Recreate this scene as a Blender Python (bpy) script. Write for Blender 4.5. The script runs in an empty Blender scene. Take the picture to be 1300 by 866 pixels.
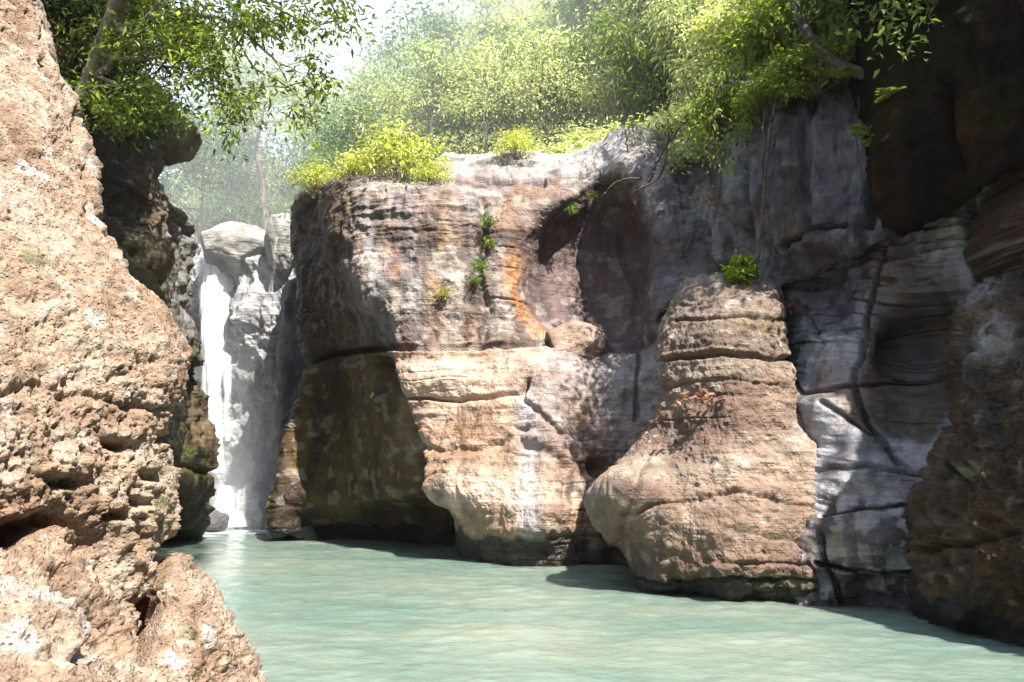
import bpy, math, random
import numpy as np
from mathutils import Vector
random.seed(7)
rng = np.random.default_rng(11)
SC = bpy.context.scene
COL = SC.collection
R = math.radians

# ------------------------------------------------------------------ camera
F = 1011.0; CX, CY = 650.0, 433.0; HZ = 600.0; CAMH = 1.7
PITCH = math.atan((HZ - CY) / F)
cp, sp = math.cos(PITCH), math.sin(PITCH)

def at(px, py, Y):
    """world point at forward distance Y seen along the given sight line"""
    px = np.asarray(px, float); py = np.asarray(py, float); Y = np.asarray(Y, float)
    u = (px - CX) / F; v = (CY - py) / F
    dy = cp - v * sp; dz = sp + v * cp
    t = Y / dy
    return np.stack([u * t, Y + 0 * t, CAMH + dz * t], -1)

def W(px, py):
    """forward distance of a water-line point (z = 0)"""
    v = (CY - py) / F
    return -CAMH * (cp - v * sp) / (sp + v * cp)

def w(px, py):
    return (px, py, float(W(px, py)))

cam = bpy.data.cameras.new('camera')
cam.sensor_width = 36.0; cam.lens = F / 1300 * 36.0
cam.clip_start = 0.05; cam.clip_end = 600
camo = bpy.data.objects.new('camera', cam); COL.objects.link(camo)
camo.location = (0, 0, CAMH); camo.rotation_euler = (math.pi / 2 + PITCH, 0, 0)
SC.camera = camo

# ------------------------------------------------------------------ tags
def tag(o, label=None, cat=None, group=None, kind=None):
    if label: o['label'] = label
    if cat: o['category'] = cat
    if group: o['group'] = group
    if kind: o['kind'] = kind
    return o

def link(name, me, mat=None, parent=None, loc=None):
    o = bpy.data.objects.new(name, me); COL.objects.link(o)
    if mat is not None and me is not None and not me.materials:
        me.materials.append(mat)
    if parent is not None: o.parent = parent
    if loc is not None: o.location = loc
    return o

def empty(name, loc=(0, 0, 0), rz=0.0):
    o = bpy.data.objects.new(name, None); COL.objects.link(o)
    o.empty_display_size = 0.2
    o.location = loc; o.rotation_euler = (0, 0, rz)
    return o

def copy_tree(o):
    c = o.copy(); COL.objects.link(c)
    for ch in list(o.children):
        d = ch.copy(); COL.objects.link(d); d.parent = c
    return c

# ------------------------------------------------------------------ noise
_perm = np.random.default_rng(3).permutation(256).astype(np.int32)
_perm = np.concatenate([_perm, _perm, _perm])
_grad = np.random.default_rng(5).normal(size=(256, 3)); _grad /= np.linalg.norm(_grad, axis=1)[:, None]
_grad = _grad.astype(np.float32)
_cell = np.random.default_rng(9).random((256, 4)).astype(np.float32)

def _hash(i, j, k):
    return _perm[_perm[_perm[i & 255] + (j & 255)] + (k & 255)]

def pnoise(P):
    P = np.asarray(P, np.float32)
    sh = P.shape[:-1]; P = P.reshape(-1, 3)
    I = np.floor(P).astype(np.int32); f = P - I
    s = f * f * f * (f * (f * 6 - 15) + 10)
    out = np.zeros(len(P), np.float32)
    for dx in (0, 1):
        wx = s[:, 0] if dx else 1 - s[:, 0]
        for dy in (0, 1):
            wy = s[:, 1] if dy else 1 - s[:, 1]
            for dz in (0, 1):
                wz = s[:, 2] if dz else 1 - s[:, 2]
                g = _grad[_hash(I[:, 0] + dx, I[:, 1] + dy, I[:, 2] + dz)]
                d = g[:, 0] * (f[:, 0] - dx) + g[:, 1] * (f[:, 1] - dy) + g[:, 2] * (f[:, 2] - dz)
                out += wx * wy * wz * d
    return (out * 1.5).reshape(sh)

def fbm(P, octv=4, gain=0.5):
    P = np.asarray(P, np.float32); a = 1.0; o = 0
    for k in range(octv):
        o = o + a * pnoise(P + 17.3 * k); P = P * 2.03; a *= gain
    return o

def ridged(P, octv=4, gain=0.5):
    P = np.asarray(P, np.float32); a = 1.0; o = 0
    for k in range(octv):
        o = o + a * (1 - 2 * np.abs(pnoise(P + 31.7 * k))); P = P * 2.07; a *= gain
    return o

def cells(P):
    """distance to nearest jittered feature point, random value of that cell"""
    P = np.asarray(P, np.float32); sh = P.shape[:-1]; P = P.reshape(-1, 3)
    I = np.floor(P).astype(np.int32); f = P - I
    best = np.full(len(P), 9.0, np.float32); rv = np.zeros(len(P), np.float32)
    for dx in (-1, 0, 1):
        for dy in (-1, 0, 1):
            for dz in (-1, 0, 1):
                c = _cell[_hash(I[:, 0] + dx, I[:, 1] + dy, I[:, 2] + dz)]
                d = (c[:, 0] + dx - f[:, 0]) ** 2 + (c[:, 1] + dy - f[:, 1]) ** 2 + (c[:, 2] + dz - f[:, 2]) ** 2
                m = d < best
                best = np.where(m, d, best); rv = np.where(m, c[:, 3], rv)
    return np.sqrt(best).reshape(sh), rv.reshape(sh)

def sstep(a, b, x):
    t = np.clip((x - a) / (b - a), 0, 1); return t * t * (3 - 2 * t)

def pdist(fx, fy, poly):
    """distance of face points to a line drawn on the face"""
    best = np.full(fx.shape, 1e9)
    for (x0, y0), (x1, y1) in zip(poly[:-1], poly[1:]):
        dx, dy = x1 - x0, y1 - y0
        t = np.clip(((fx - x0) * dx + (fy - y0) * dy) / (dx * dx + dy * dy + 1e-9), 0, 1)
        best = np.minimum(best, np.hypot(fx - x0 - t * dx, fy - y0 - t * dy))
    return best

def blob(fx, fy, x, y, rx, ry=None, a=0):
    ry = ry or rx; c, s = math.cos(R(a)), math.sin(R(a))
    dx, dy = fx - x, fy - y
    return np.exp(-(((dx * c + dy * s) / rx) ** 2 + ((-dx * s + dy * c) / ry) ** 2))

def sat(a, k):
    l = (a @ np.array([0.3, 0.5, 0.2]))[..., None]
    return np.clip(l + (a - l) * k, 0.004, 0.9)

def mixc(a, b, t):
    t = np.clip(t, 0, 1)[..., None]
    return np.asarray(a) * (1 - t) + np.asarray(b) * t

# ------------------------------------------------------------------ materials
def new_mat(name):
    m = bpy.data.materials.new(name); m.use_nodes = True
    nt = m.node_tree; nt.nodes.clear()
    return m, nt, nt.nodes.new('ShaderNodeOutputMaterial')

def N(nt, t, **kw):
    n = nt.nodes.new(t)
    for k, v in kw.items(): setattr(n, k, v)
    return n

def noise_node(nt, scale, detail=6, rough=0.6, vec=None, dist=0.0):
    n = N(nt, 'ShaderNodeTexNoise'); n.inputs['Scale'].default_value = scale
    n.inputs['Detail'].default_value = detail; n.inputs['Roughness'].default_value = rough
    n.inputs['Distortion'].default_value = dist
    if vec is not None: nt.links.new(vec, n.inputs['Vector'])
    return n

def maprange(nt, src, a, b, c, d):
    n = N(nt, 'ShaderNodeMapRange'); nt.links.new(src, n.inputs['Value'])
    for k, v in zip(('From Min', 'From Max', 'To Min', 'To Max'), (a, b, c, d)): n.inputs[k].default_value = v
    return n.outputs[0]

def rock_material(name, grain=14.0, speck=0.35, bump=0.02, spec=0.4, layer=0.0, pit=0.0, coat=0.0):
    m, nt, out = new_mat(name)
    bs = N(nt, 'ShaderNodeBsdfPrincipled'); nt.links.new(bs.outputs[0], out.inputs[0])
    tc = N(nt, 'ShaderNodeTexCoord'); vec = tc.outputs['Object']
    al = N(nt, 'ShaderNodeAttribute', attribute_name='albedo')
    rg = N(nt, 'ShaderNodeAttribute', attribute_name='rough')
    n1 = noise_node(nt, grain, 8, 0.68, vec); n2 = noise_node(nt, grain * 5.2, 5, 0.7, vec)
    f1 = maprange(nt, n1.outputs[0], 0.28, 0.72, 1 - speck, 1 + speck)
    f2 = maprange(nt, n2.outputs[0], 0.3, 0.7, 1 - speck * 0.7, 1 + speck * 0.7)
    mu = N(nt, 'ShaderNodeMath', operation='MULTIPLY'); nt.links.new(f1, mu.inputs[0]); nt.links.new(f2, mu.inputs[1])
    n4 = noise_node(nt, grain * 0.33, 9, 0.72, vec, 0.6); f4 = maprange(nt, n4.outputs[0], 0.3, 0.7, 1 - speck * 0.9, 1 + speck * 0.9)
    mq = N(nt, 'ShaderNodeMath', operation='MULTIPLY'); nt.links.new(f4, mq.inputs[0]); nt.links.new(mu.outputs[0], mq.inputs[1])
    last = mq.outputs[0]
    if layer > 0:
        mp = N(nt, 'ShaderNodeMapping'); mp.inputs['Scale'].default_value = (0.5, 0.5, 9.0); nt.links.new(vec, mp.inputs['Vector'])
        n3 = noise_node(nt, 1.6, 6, 0.62, mp.outputs[0], 0.3)
        f3 = maprange(nt, n3.outputs[0], 0.3, 0.7, 1 - layer, 1 + layer)
        m3 = N(nt, 'ShaderNodeMath', operation='MULTIPLY'); nt.links.new(last, m3.inputs[0]); nt.links.new(f3, m3.inputs[1]); last = m3.outputs[0]
    vm = N(nt, 'ShaderNodeVectorMath', operation='SCALE'); nt.links.new(al.outputs['Color'], vm.inputs[0]); nt.links.new(last, vm.inputs['Scale'])
    nt.links.new(vm.outputs[0], bs.inputs['Base Color'])
    ro = N(nt, 'ShaderNodeMath', operation='MULTIPLY_ADD', use_clamp=True); nt.links.new(n1.outputs[0], ro.inputs[0]); ro.inputs[1].default_value = 0.35
    sub = N(nt, 'ShaderNodeMath', operation='SUBTRACT'); nt.links.new(rg.outputs['Fac'], sub.inputs[0]); sub.inputs[1].default_value = 0.17
    nt.links.new(sub.outputs[0], ro.inputs[2]); nt.links.new(ro.outputs[0], bs.inputs['Roughness']); nt.links.new(ro.outputs[0], bs.inputs['Coat Roughness'])
    bs.inputs['Specular IOR Level'].default_value = spec
    if coat > 0:      # only the smooth wet patches shine
        nt.links.new(maprange(nt, rg.outputs['Fac'], 0.28, 0.55, coat, 0.0), bs.inputs['Coat Weight'])
        nt.links.new(maprange(nt, rg.outputs['Fac'], 0.28, 0.55, spec, 0.12), bs.inputs['Specular IOR Level'])
    ad = N(nt, 'ShaderNodeMath', operation='MULTIPLY_ADD'); nt.links.new(n2.outputs[0], ad.inputs[0]); ad.inputs[1].default_value = 0.35; nt.links.new(n1.outputs[0], ad.inputs[2])
    hgt = ad.outputs[0]
    if layer > 0:
        a2 = N(nt, 'ShaderNodeMath', operation='MULTIPLY_ADD'); nt.links.new(n3.outputs[0], a2.inputs[0]); a2.inputs[1].default_value = 1.0; nt.links.new(hgt, a2.inputs[2]); hgt = a2.outputs[0]
    if pit > 0:
        vo = N(nt, 'ShaderNodeTexVoronoi'); vo.inputs['Scale'].default_value = grain * 2.2; nt.links.new(vec, vo.inputs['Vector'])
        pr = maprange(nt, vo.outputs['Distance'], 0.05, 0.42, -pit, 0.0)
        a3 = N(nt, 'ShaderNodeMath', operation='ADD'); nt.links.new(pr, a3.inputs[0]); nt.links.new(hgt, a3.inputs[1]); hgt = a3.outputs[0]
    b = N(nt, 'ShaderNodeBump'); b.inputs['Distance'].default_value = bump; b.inputs['Strength'].default_value = 1.0
    nt.links.new(hgt, b.inputs['Height']); nt.links.new(b.outputs[0], bs.inputs['Normal']); nt.links.new(b.outputs[0], bs.inputs['Coat Normal'])
    return m

def leaf_material(name, rough=0.5, trans=0.35, sat=1.0):
    m, nt, out = new_mat(name)
    at_ = N(nt, 'ShaderNodeAttribute', attribute_name='albedo')
    bs = N(nt, 'ShaderNodeBsdfPrincipled'); bs.inputs['Roughness'].default_value = rough; bs.inputs['Specular IOR Level'].default_value = 0.35
    nt.links.new(at_.outputs['Color'], bs.inputs['Base Color'])
    tr = N(nt, 'ShaderNodeBsdfTranslucent')
    vm = N(nt, 'ShaderNodeVectorMath', operation='MULTIPLY'); nt.links.new(at_.outputs['Color'], vm.inputs[0]); vm.inputs[1].default_value = (1.0, 1.1, 0.7)
    nt.links.new(vm.outputs[0], tr.inputs['Color'])
    mx = N(nt, 'ShaderNodeMixShader'); mx.inputs[0].default_value = trans
    nt.links.new(bs.outputs[0], mx.inputs[1]); nt.links.new(tr.outputs[0], mx.inputs[2]); nt.links.new(mx.outputs[0], out.inputs[0])
    return m

def bark_material(name, c1, c2, scale=9.0):
    m, nt, out = new_mat(name)
    bs = N(nt, 'ShaderNodeBsdfPrincipled'); bs.inputs['Roughness'].default_value = 0.85
    tc = N(nt, 'ShaderNodeTexCoord'); mp = N(nt, 'ShaderNodeMapping'); mp.inputs['Scale'].default_value = (1, 1, 0.25)
    nt.links.new(tc.outputs['Object'], mp.inputs['Vector'])
    n = noise_node(nt, scale, 6, 0.65, mp.outputs[0])
    cr = N(nt, 'ShaderNodeValToRGB'); cr.color_ramp.elements[0].position = 0.32; cr.color_ramp.elements[1].position = 0.68
    cr.color_ramp.elements[0].color = (*c1, 1); cr.color_ramp.elements[1].color = (*c2, 1)
    nt.links.new(n.outputs[0], cr.inputs[0]); nt.links.new(cr.outputs[0], bs.inputs['Base Color'])
    b = N(nt, 'ShaderNodeBump'); b.inputs['Distance'].default_value = 0.02; nt.links.new(n.outputs[0], b.inputs['Height']); nt.links.new(b.outputs[0], bs.inputs['Normal'])
    nt.links.new(bs.outputs[0], out.inputs[0])
    return m

# ------------------------------------------------------------------ mesh helpers
def mesh_from(name, V, Fq, albedo=None, rough=None, smooth=True):
    me = bpy.data.meshes.new(name)
    V = np.ascontiguousarray(V, np.float32).reshape(-1, 3); Fq = np.ascontiguousarray(Fq, np.int32)
    n, k = Fq.shape
    me.vertices.add(len(V)); me.vertices.foreach_set('co', V.ravel())
    me.loops.add(n * k); me.loops.foreach_set('vertex_index', Fq.ravel())
    me.polygons.add(n); me.polygons.foreach_set('loop_start', np.arange(0, n * k, k, dtype=np.int32))
    me.update(calc_edges=True)
    me.polygons.foreach_set('use_smooth', np.full(n, smooth))
    if albedo is not None:
        a = me.attributes.new('albedo', 'FLOAT_COLOR', 'POINT')
        c = np.ones((len(V), 4), np.float32); c[:, :3] = np.clip(albedo.reshape(-1, 3), 0.004, 0.9)
        a.data.foreach_set('color', c.ravel())
    if rough is not None:
        a = me.attributes.new('rough', 'FLOAT', 'POINT')
        a.data.foreach_set('value', np.ascontiguousarray(rough, np.float32).ravel())
    return me

def grid_faces(nv, nu):
    i = np.arange(nv * nu).reshape(nv, nu)
    return np.stack([i[:-1, :-1], i[1:, :-1], i[1:, 1:], i[:-1, 1:]], -1).reshape(-1, 4)

def crom(pts, n):
    """n points along a smooth line through pts, even by length"""
    p = np.asarray(pts, float)
    d = np.r_[0, np.cumsum(np.linalg.norm(np.diff(p, axis=0), axis=1))]
    t = np.linspace(0, d[-1], n)
    k = np.clip(np.searchsorted(d, t, side='right') - 1, 0, len(p) - 2)
    h = (d[k + 1] - d[k])[:, None]; s = ((t - d[k]) / (d[k + 1] - d[k]))[:, None]
    m = np.zeros_like(p)
    m[1:-1] = (p[2:] - p[:-2]) / (d[2:] - d[:-2])[:, None]
    m[0] = (p[1] - p[0]) / (d[1] - d[0]); m[-1] = (p[-1] - p[-2]) / (d[-1] - d[-2])
    a, b, ma, mb = p[k], p[k + 1], m[k] * h, m[k + 1] * h
    return (2 * s**3 - 3 * s**2 + 1) * a + (s**3 - 2 * s**2 + s) * ma + (-2 * s**3 + 3 * s**2) * b + (s**3 - s**2) * mb

def tps(pts):
    p = np.asarray(pts, float); X = p[:, :2] / 100.0; z = p[:, 2]; n = len(X)
    def k(r2): return np.where(r2 > 1e-12, 0.5 * r2 * np.log(np.maximum(r2, 1e-12)), 0)
    K = k(((X[:, None] - X[None]) ** 2).sum(-1)) + np.eye(n) * 1e-3
    A = np.zeros((n + 3, n + 3)); A[:n, :n] = K; A[:n, n] = 1; A[:n, n + 1:] = X; A[n, :n] = 1; A[n + 1:, :n] = X.T
    c = np.linalg.solve(A, np.r_[z, 0, 0, 0])
    lo, hi = z.min() - 0.4, z.max() + 0.6
    def f(px, py):
        x, y = px / 100.0, py / 100.0
        o = c[n] + c[n + 1] * x + c[n + 2] * y
        for i in range(n):
            o = o + c[i] * k((x - X[i, 0]) ** 2 + (y - X[i, 1]) ** 2)
        return np.clip(o, lo, hi)
    return f

def normals(P):
    du = np.gradient(P, axis=1); dv = np.gradient(P, axis=0)
    n = np.cross(du, dv); n /= np.linalg.norm(n, axis=-1)[..., None] + 1e-9
    return -n          # outward, towards the open side

def rock(name, mat, left, right, top, bottom, depth, nu, nv, disp, paint,
         round_l=0, round_r=0, round_t=0, rad=0.8, back=4.0, inw=0.25, sink=1.6, extra=None, topback=4.0, wet=None):
    L, Rr = crom(left, nv), crom(right, nv); T, B = crom(top, nu), crom(bottom, nu)
    u = np.linspace(0, 1, nu)[None, :, None]; v = np.linspace(0, 1, nv)[:, None, None]
    C = (1 - v) * T[None] + v * B[None] + (1 - u) * L[:, None] + u * Rr[:, None] \
        - ((1 - u) * (1 - v) * T[0] + u * (1 - v) * T[-1] + (1 - u) * v * B[0] + u * v * B[-1])
    fx, fy = C[..., 0], C[..., 1]
    Y = tps(depth)(fx, fy)
    if extra is not None: Y = Y + extra(fx, fy)
    wd = np.abs(Rr[:, 0] - L[:, 0])[:, None]; hd = np.abs(B[:, 1] - T[:, 1])[None, :]
    def rnd(e, r):
        q = np.clip(1 - e / r, 0, 1); return rad * (1 - np.sqrt(np.maximum(1 - q * q, 0)))
    if round_l: Y = Y + rnd(u[..., 0] * wd, round_l)
    if round_r: Y = Y + rnd((1 - u[..., 0]) * wd, round_r)
    if round_t: Y = Y + rnd(v[..., 0] * hd, round_t)
    P = at(fx, fy, Y)
    # sides, top and foot carried on round the back
    def ray(Q):
        d = Q - np.array([0, 0, CAMH]); return d / np.linalg.norm(d, axis=-1)[..., None]
    ts = np.array([0.03, 0.08, 0.16, 0.3, 0.5, 0.75, 1.0])
    lo = np.stack([P[:, 0] + ray(P[:, 0]) * back * t + np.array([inw * t * back, 0, 0]) for t in ts[::-1]], 1)
    hi = np.stack([P[:, -1] + ray(P[:, -1]) * back * t - np.array([inw * t * back, 0, 0]) for t in ts], 1)
    P = np.concatenate([lo, P, hi], 1)
    k = len(ts)
    fx = np.concatenate([np.repeat(fx[:, :1], k, 1), fx, np.repeat(fx[:, -1:], k, 1)], 1)
    fy = np.concatenate([np.repeat(fy[:, :1], k, 1), fy, np.repeat(fy[:, -1:], k, 1)], 1)
    tp = np.stack([P[0] + np.array([0, topback * t, 0.02 * t]) for t in ts[::-1]], 0)
    bt = np.stack([P[-1] + np.array([0, 0.25 * t, -sink * t]) for t in (0.08, 0.3, 0.6, 1.0)], 0)
    P = np.concatenate([tp, P, bt], 0)
    fx = np.concatenate([np.repeat(fx[:1], k, 0), fx, np.repeat(fx[-1:], 4, 0)], 0)
    fy = np.concatenate([np.repeat(fy[:1], k, 0), fy, np.repeat(fy[-1:], 4, 0)], 0)
    Nn = normals(P)
    d = disp(fx, fy, P, Nn)
    P2 = P + Nn * d[..., None]
    n2 = normals(P2)
    alb, ro = paint(fx, fy, P2, n2, d)
    if wet is not None:      # tide-line of wet dark stone just above the water
        hgt = P2[..., 2] + 0.22 * fbm(P2 * 1.6, 3)
        m = sstep(wet, wet * 0.6, hgt)
        alb = alb * (1 - 0.87 * m)[..., None]; ro = ro * (1 - m) + 0.22 * m
    nv2, nu2 = P2.shape[:2]
    me = mesh_from(name, P2.reshape(-1, 3), grid_faces(nv2, nu2), alb, ro)
    return link(name, me, mat)

def tube(path, radii, sides=7, V=None, Fc=None):
    """sweep a round section along a path; appends to lists"""
    p = np.asarray(path, float); r = np.asarray(radii, float); n = len(p)
    t = np.gradient(p, axis=0); t /= np.linalg.norm(t, axis=1)[:, None] + 1e-9
    ref = np.where(np.abs(t[:, 2:3]) > 0.9, np.array([[1.0, 0, 0]]), np.array([[0, 0, 1.0]]))
    a = np.cross(t, ref); a /= np.linalg.norm(a, axis=1)[:, None] + 1e-9
    b = np.cross(t, a)
    ang = np.linspace(0, 2 * math.pi, sides, endpoint=False)
    ring = p[:, None] + r[:, None, None] * (np.cos(ang)[None, :, None] * a[:, None] + np.sin(ang)[None, :, None] * b[:, None])
    base = sum(len(x) for x in V)
    V.append(ring.reshape(-1, 3))
    i = np.arange(n * sides).reshape(n, sides) + base
    j = np.roll(i, -1, 1)
    Fc.append(np.stack([i[:-1], j[:-1], j[1:], i[1:]], -1).reshape(-1, 4))

def leaf_mesh(name, C, D, S, length, width, albedo, fold=0.25, droop=0.15):
    """many leaves: centre of stalk C, direction D, side S"""
    n = len(C)
    D = D / (np.linalg.norm(D, axis=1)[:, None] + 1e-9)
    S = S - (S * D).sum(1)[:, None] * D; S /= np.linalg.norm(S, axis=1)[:, None] + 1e-9
    Nn = np.cross(D, S)
    L = length[:, None]; Wd = width[:, None]
    mid = C + D * L * 0.45
    a = mid + S * Wd * 0.5 + Nn * Wd * fold; b = mid - S * Wd * 0.5 + Nn * Wd * fold
    tip = C + D * L - np.array([0, 0, 1.0]) * L * droop
    V = np.stack([C, a, tip, b], 1).reshape(-1, 3)
    i = np.arange(n)[:, None] * 4
    Ft = np.concatenate([i + np.array([[0, 1, 2]]), i + np.array([[0, 2, 3]])], 1).reshape(-1, 3)
    return mesh_from(name, V, Ft, np.repeat(albedo, 4, 0), None, smooth=False)

def rand_dirs(n, up=0.0):
    d = rng.normal(size=(n, 3)); d /= np.linalg.norm(d, axis=1)[:, None]
    d[:, 2] += up
    return d / np.linalg.norm(d, axis=1)[:, None]

def leaf_colours(n, base, var=0.25, yellow=0.15):
    c = np.tile(np.asarray(base, float), (n, 1))
    k = rng.normal(0, var, n); c *= np.exp(k)[:, None]
    y = rng.random(n) < yellow
    c[y] *= np.array([1.35, 1.22, 0.8])
    return c

# ================================================================== ROCK
M_DRY = rock_material('dry_tuff', grain=16.0, speck=0.38, bump=0.035, spec=0.25, pit=0.5)
M_BAND = rock_material('banded_rock', grain=8.0, speck=0.30, bump=0.04, spec=0.4, layer=0.09, pit=0.3)
M_WET = rock_material('wet_rock', grain=7.0, speck=0.24, bump=0.035, spec=0.9, layer=0.16, coat=0.5)
M_DAMP = rock_material('damp_rock', grain=7.0, speck=0.32, bump=0.05, spec=0.4, layer=0.12, coat=0.06)
M_DARK = rock_material('dark_mossy_rock', grain=7.0, speck=0.35, bump=0.04, spec=0.06)
[n_ for n_ in M_DARK.node_tree.nodes if n_.type == 'BSDF_PRINCIPLED'][0].inputs['IOR'].default_value = 1.1
M_PALE = rock_material('pale_rock', grain=5.0, speck=0.32, bump=0.08, spec=0.4, layer=0.2)

TAN = (0.46, 0.345, 0.24); BROWN = (0.20, 0.115, 0.065); GREY = (0.25, 0.245, 0.25); PLUM = (0.105, 0.08, 0.078)
ORANGE = (0.40, 0.17, 0.05); MOSS = (0.10, 0.105, 0.022); LIME = (0.60, 0.56, 0.50); BLACK = (0.028, 0.026, 0.028)
OLIVE = (0.17, 0.135, 0.04); PINK = (0.50, 0.36, 0.285)

def beds(P, f=3.0, amp=0.05, warp=0.15):
    q = P * np.array([0.22, 0.22, f]); q[..., 2] += warp * f * fbm(P * 0.35, 2)
    b = fbm(q, 3, 0.55)
    cut = np.clip(1 - np.abs(pnoise(q * 0.8 + 9.1)) / 0.06, 0, 1) * sstep(-0.1, 0.3, pnoise(P * 0.5 + 3))
    return amp * b - amp * 1.1 * cut

def streaks(P, fx=2.2, fz=0.18, seed=0.0):
    return fbm(P * np.array([fx, fx, fz]) + seed, 4, 0.55)

def groove(fx, fy, poly, width, depth):
    return -depth * np.exp(-(pdist(fx, fy, poly) / width) ** 2)

# ---- pitted tan boulder close on the left
HOLES = [(88, 482, 16, 9), (145, 567, 17, 9), (8, 522, 22, 10), (80, 517, 14, 20), (70, 613, 26, 11), (139, 563, 20, 9),
         (182, 606, 13, 9), (20, 668, 42, 11), (205, 705, 10, 16), (88, 701, 14, 16), (190, 745, 8, 40), (130, 655, 24, 10),
         (158, 690, 12, 30), (50, 560, 24, 10), (112, 610, 10, 22), (165, 640, 14, 8), (30, 610, 16, 10), (98, 168, 5, 26),
         (110, 240, 6, 34), (52, 70, 5, 30), (22, 25, 6, 34), (138, 300, 7, 30), (150, 480, 16, 8), (45, 500, 12, 8), (200, 560, 8, 8), (120, 730, 16, 10), (62, 730, 20, 8)]
def d_fore(fx, fy, P, n):
    q = P + 0.25 * np.stack([fbm(P * 1.3, 2), fbm(P * 1.3 + 50, 2), fbm(P * 1.3 + 90, 2)], -1)
    d = 0.10 * fbm(P * 0.9, 4) + 0.035 * ridged(P * 2.3, 4) + 0.024 * fbm(P * 8, 4)
    low = sstep(380, 520, fy)                                    # rougher lower down
    d += low * (0.035 * ridged(q * 3.4, 4, 0.6) + 0.03 * fbm(P * 13, 4, 0.65))
    for sc_, am, th in ((9.5, 0.05, 0.30), (19.0, 0.04, 0.36), (33.0, 0.018, 0.4)):
        q2 = q * (np.array([1, 1, 0.6]) * (1 - low[..., None]) + low[..., None]) * sc_
        c, r = cells(q2)
        keep = sstep(0.35, 0.6, r) * (0.55 + 0.75 * low if sc_ < 10 else 1.0)
        d -= am * keep * sstep(th, th * 0.35, c)
    wob = 8 * fbm(P * 3.0 + 7, 3)
    for (x, y, a, b) in HOLES:
        e = np.hypot((fx - x + wob) / a, (fy - y + wob * 0.7) / b)
        d -= (0.05 if y in (482, 522, 517, 500, 480, 560, 610) and a > 9 else 0.13) * sstep(1.25, 0.35, e)
    d += groove(fx + wob, fy, [(0, 690), (60, 655), (110, 690), (150, 760), (185, 800)], 11, 0.22)
    d += groove(fx + wob, fy, [(218, 690), (195, 745), (184, 800), (175, 850)], 9, 0.30)
    d += groove(fx, fy + wob, [(0, 505), (40, 488), (90, 500), (160, 520), (200, 515)], 5, 0.05)
    d += groove(fx, fy + wob, [(60, 870), (110, 800), (60, 735), (0, 700)], 8, 0.12)
    return d
def c_fore(fx, fy, P, n, d):
    t = fbm(P * 1.1 + 5, 4); s = fbm(P * 5.0, 4)
    a = mixc((0.27, 0.175, 0.115), (0.40, 0.295, 0.215), 0.5 + 0.8 * t)
    up = sstep(-0.1, 0.35, s + 0.35 * t)
    a = mixc(a, (0.44, 0.36, 0.29), 0.6 * up)
    c, r = cells(P * 3.2 + 4)
    a = mixc(a, (0.62, 0.57, 0.52), 0.65 * sstep(0.32, 0.15, c + 0.14 * s) * sstep(0.65, 0.8, r))
    a = mixc(a, (0.52, 0.46, 0.41), 0.75 * sstep(0.3, -0.1, pdist(fx, fy, [(-60, 760), (40, 790), (90, 850)]) / 130 + 0.2 * t))
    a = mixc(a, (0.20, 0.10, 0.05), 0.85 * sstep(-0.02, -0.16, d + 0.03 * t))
    m = blob(fx, fy, 20, 350, 22, 30) + blob(fx, fy, 40, 370, 14) + blob(fx, fy, 185, 640, 14, 40) + 0.8 * blob(fx, fy, 215, 720, 20, 12) + 0.8 * blob(fx, fy, 235, 820, 18, 30)
    a = mixc(a, MOSS, 0.75 * m * sstep(-0.1, 0.3, s))
    return a * 0.78, np.full(fx.shape, 0.85)

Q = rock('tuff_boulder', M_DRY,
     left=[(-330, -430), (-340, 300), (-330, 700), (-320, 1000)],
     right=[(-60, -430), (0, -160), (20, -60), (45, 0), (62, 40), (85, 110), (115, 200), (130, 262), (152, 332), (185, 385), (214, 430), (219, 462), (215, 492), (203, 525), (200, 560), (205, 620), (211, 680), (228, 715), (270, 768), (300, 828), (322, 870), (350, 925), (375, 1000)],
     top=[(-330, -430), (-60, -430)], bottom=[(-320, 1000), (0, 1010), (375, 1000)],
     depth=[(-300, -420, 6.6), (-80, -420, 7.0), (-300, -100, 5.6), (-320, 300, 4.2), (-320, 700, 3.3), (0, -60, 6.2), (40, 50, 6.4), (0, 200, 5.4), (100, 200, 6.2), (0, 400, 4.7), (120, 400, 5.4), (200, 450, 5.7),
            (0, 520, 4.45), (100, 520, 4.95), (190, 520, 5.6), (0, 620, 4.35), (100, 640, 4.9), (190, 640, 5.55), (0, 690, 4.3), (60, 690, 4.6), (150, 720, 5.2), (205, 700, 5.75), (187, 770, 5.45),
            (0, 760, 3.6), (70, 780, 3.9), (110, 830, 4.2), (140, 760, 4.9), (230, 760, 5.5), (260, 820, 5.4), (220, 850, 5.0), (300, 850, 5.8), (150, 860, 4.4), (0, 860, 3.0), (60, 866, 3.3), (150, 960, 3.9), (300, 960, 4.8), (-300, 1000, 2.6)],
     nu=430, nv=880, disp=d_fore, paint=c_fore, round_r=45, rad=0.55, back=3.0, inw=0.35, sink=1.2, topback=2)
tag(Q, 'huge pitted tan boulder with pale crust filling the left edge, nearest of all the rocks', 'boulder')

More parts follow.
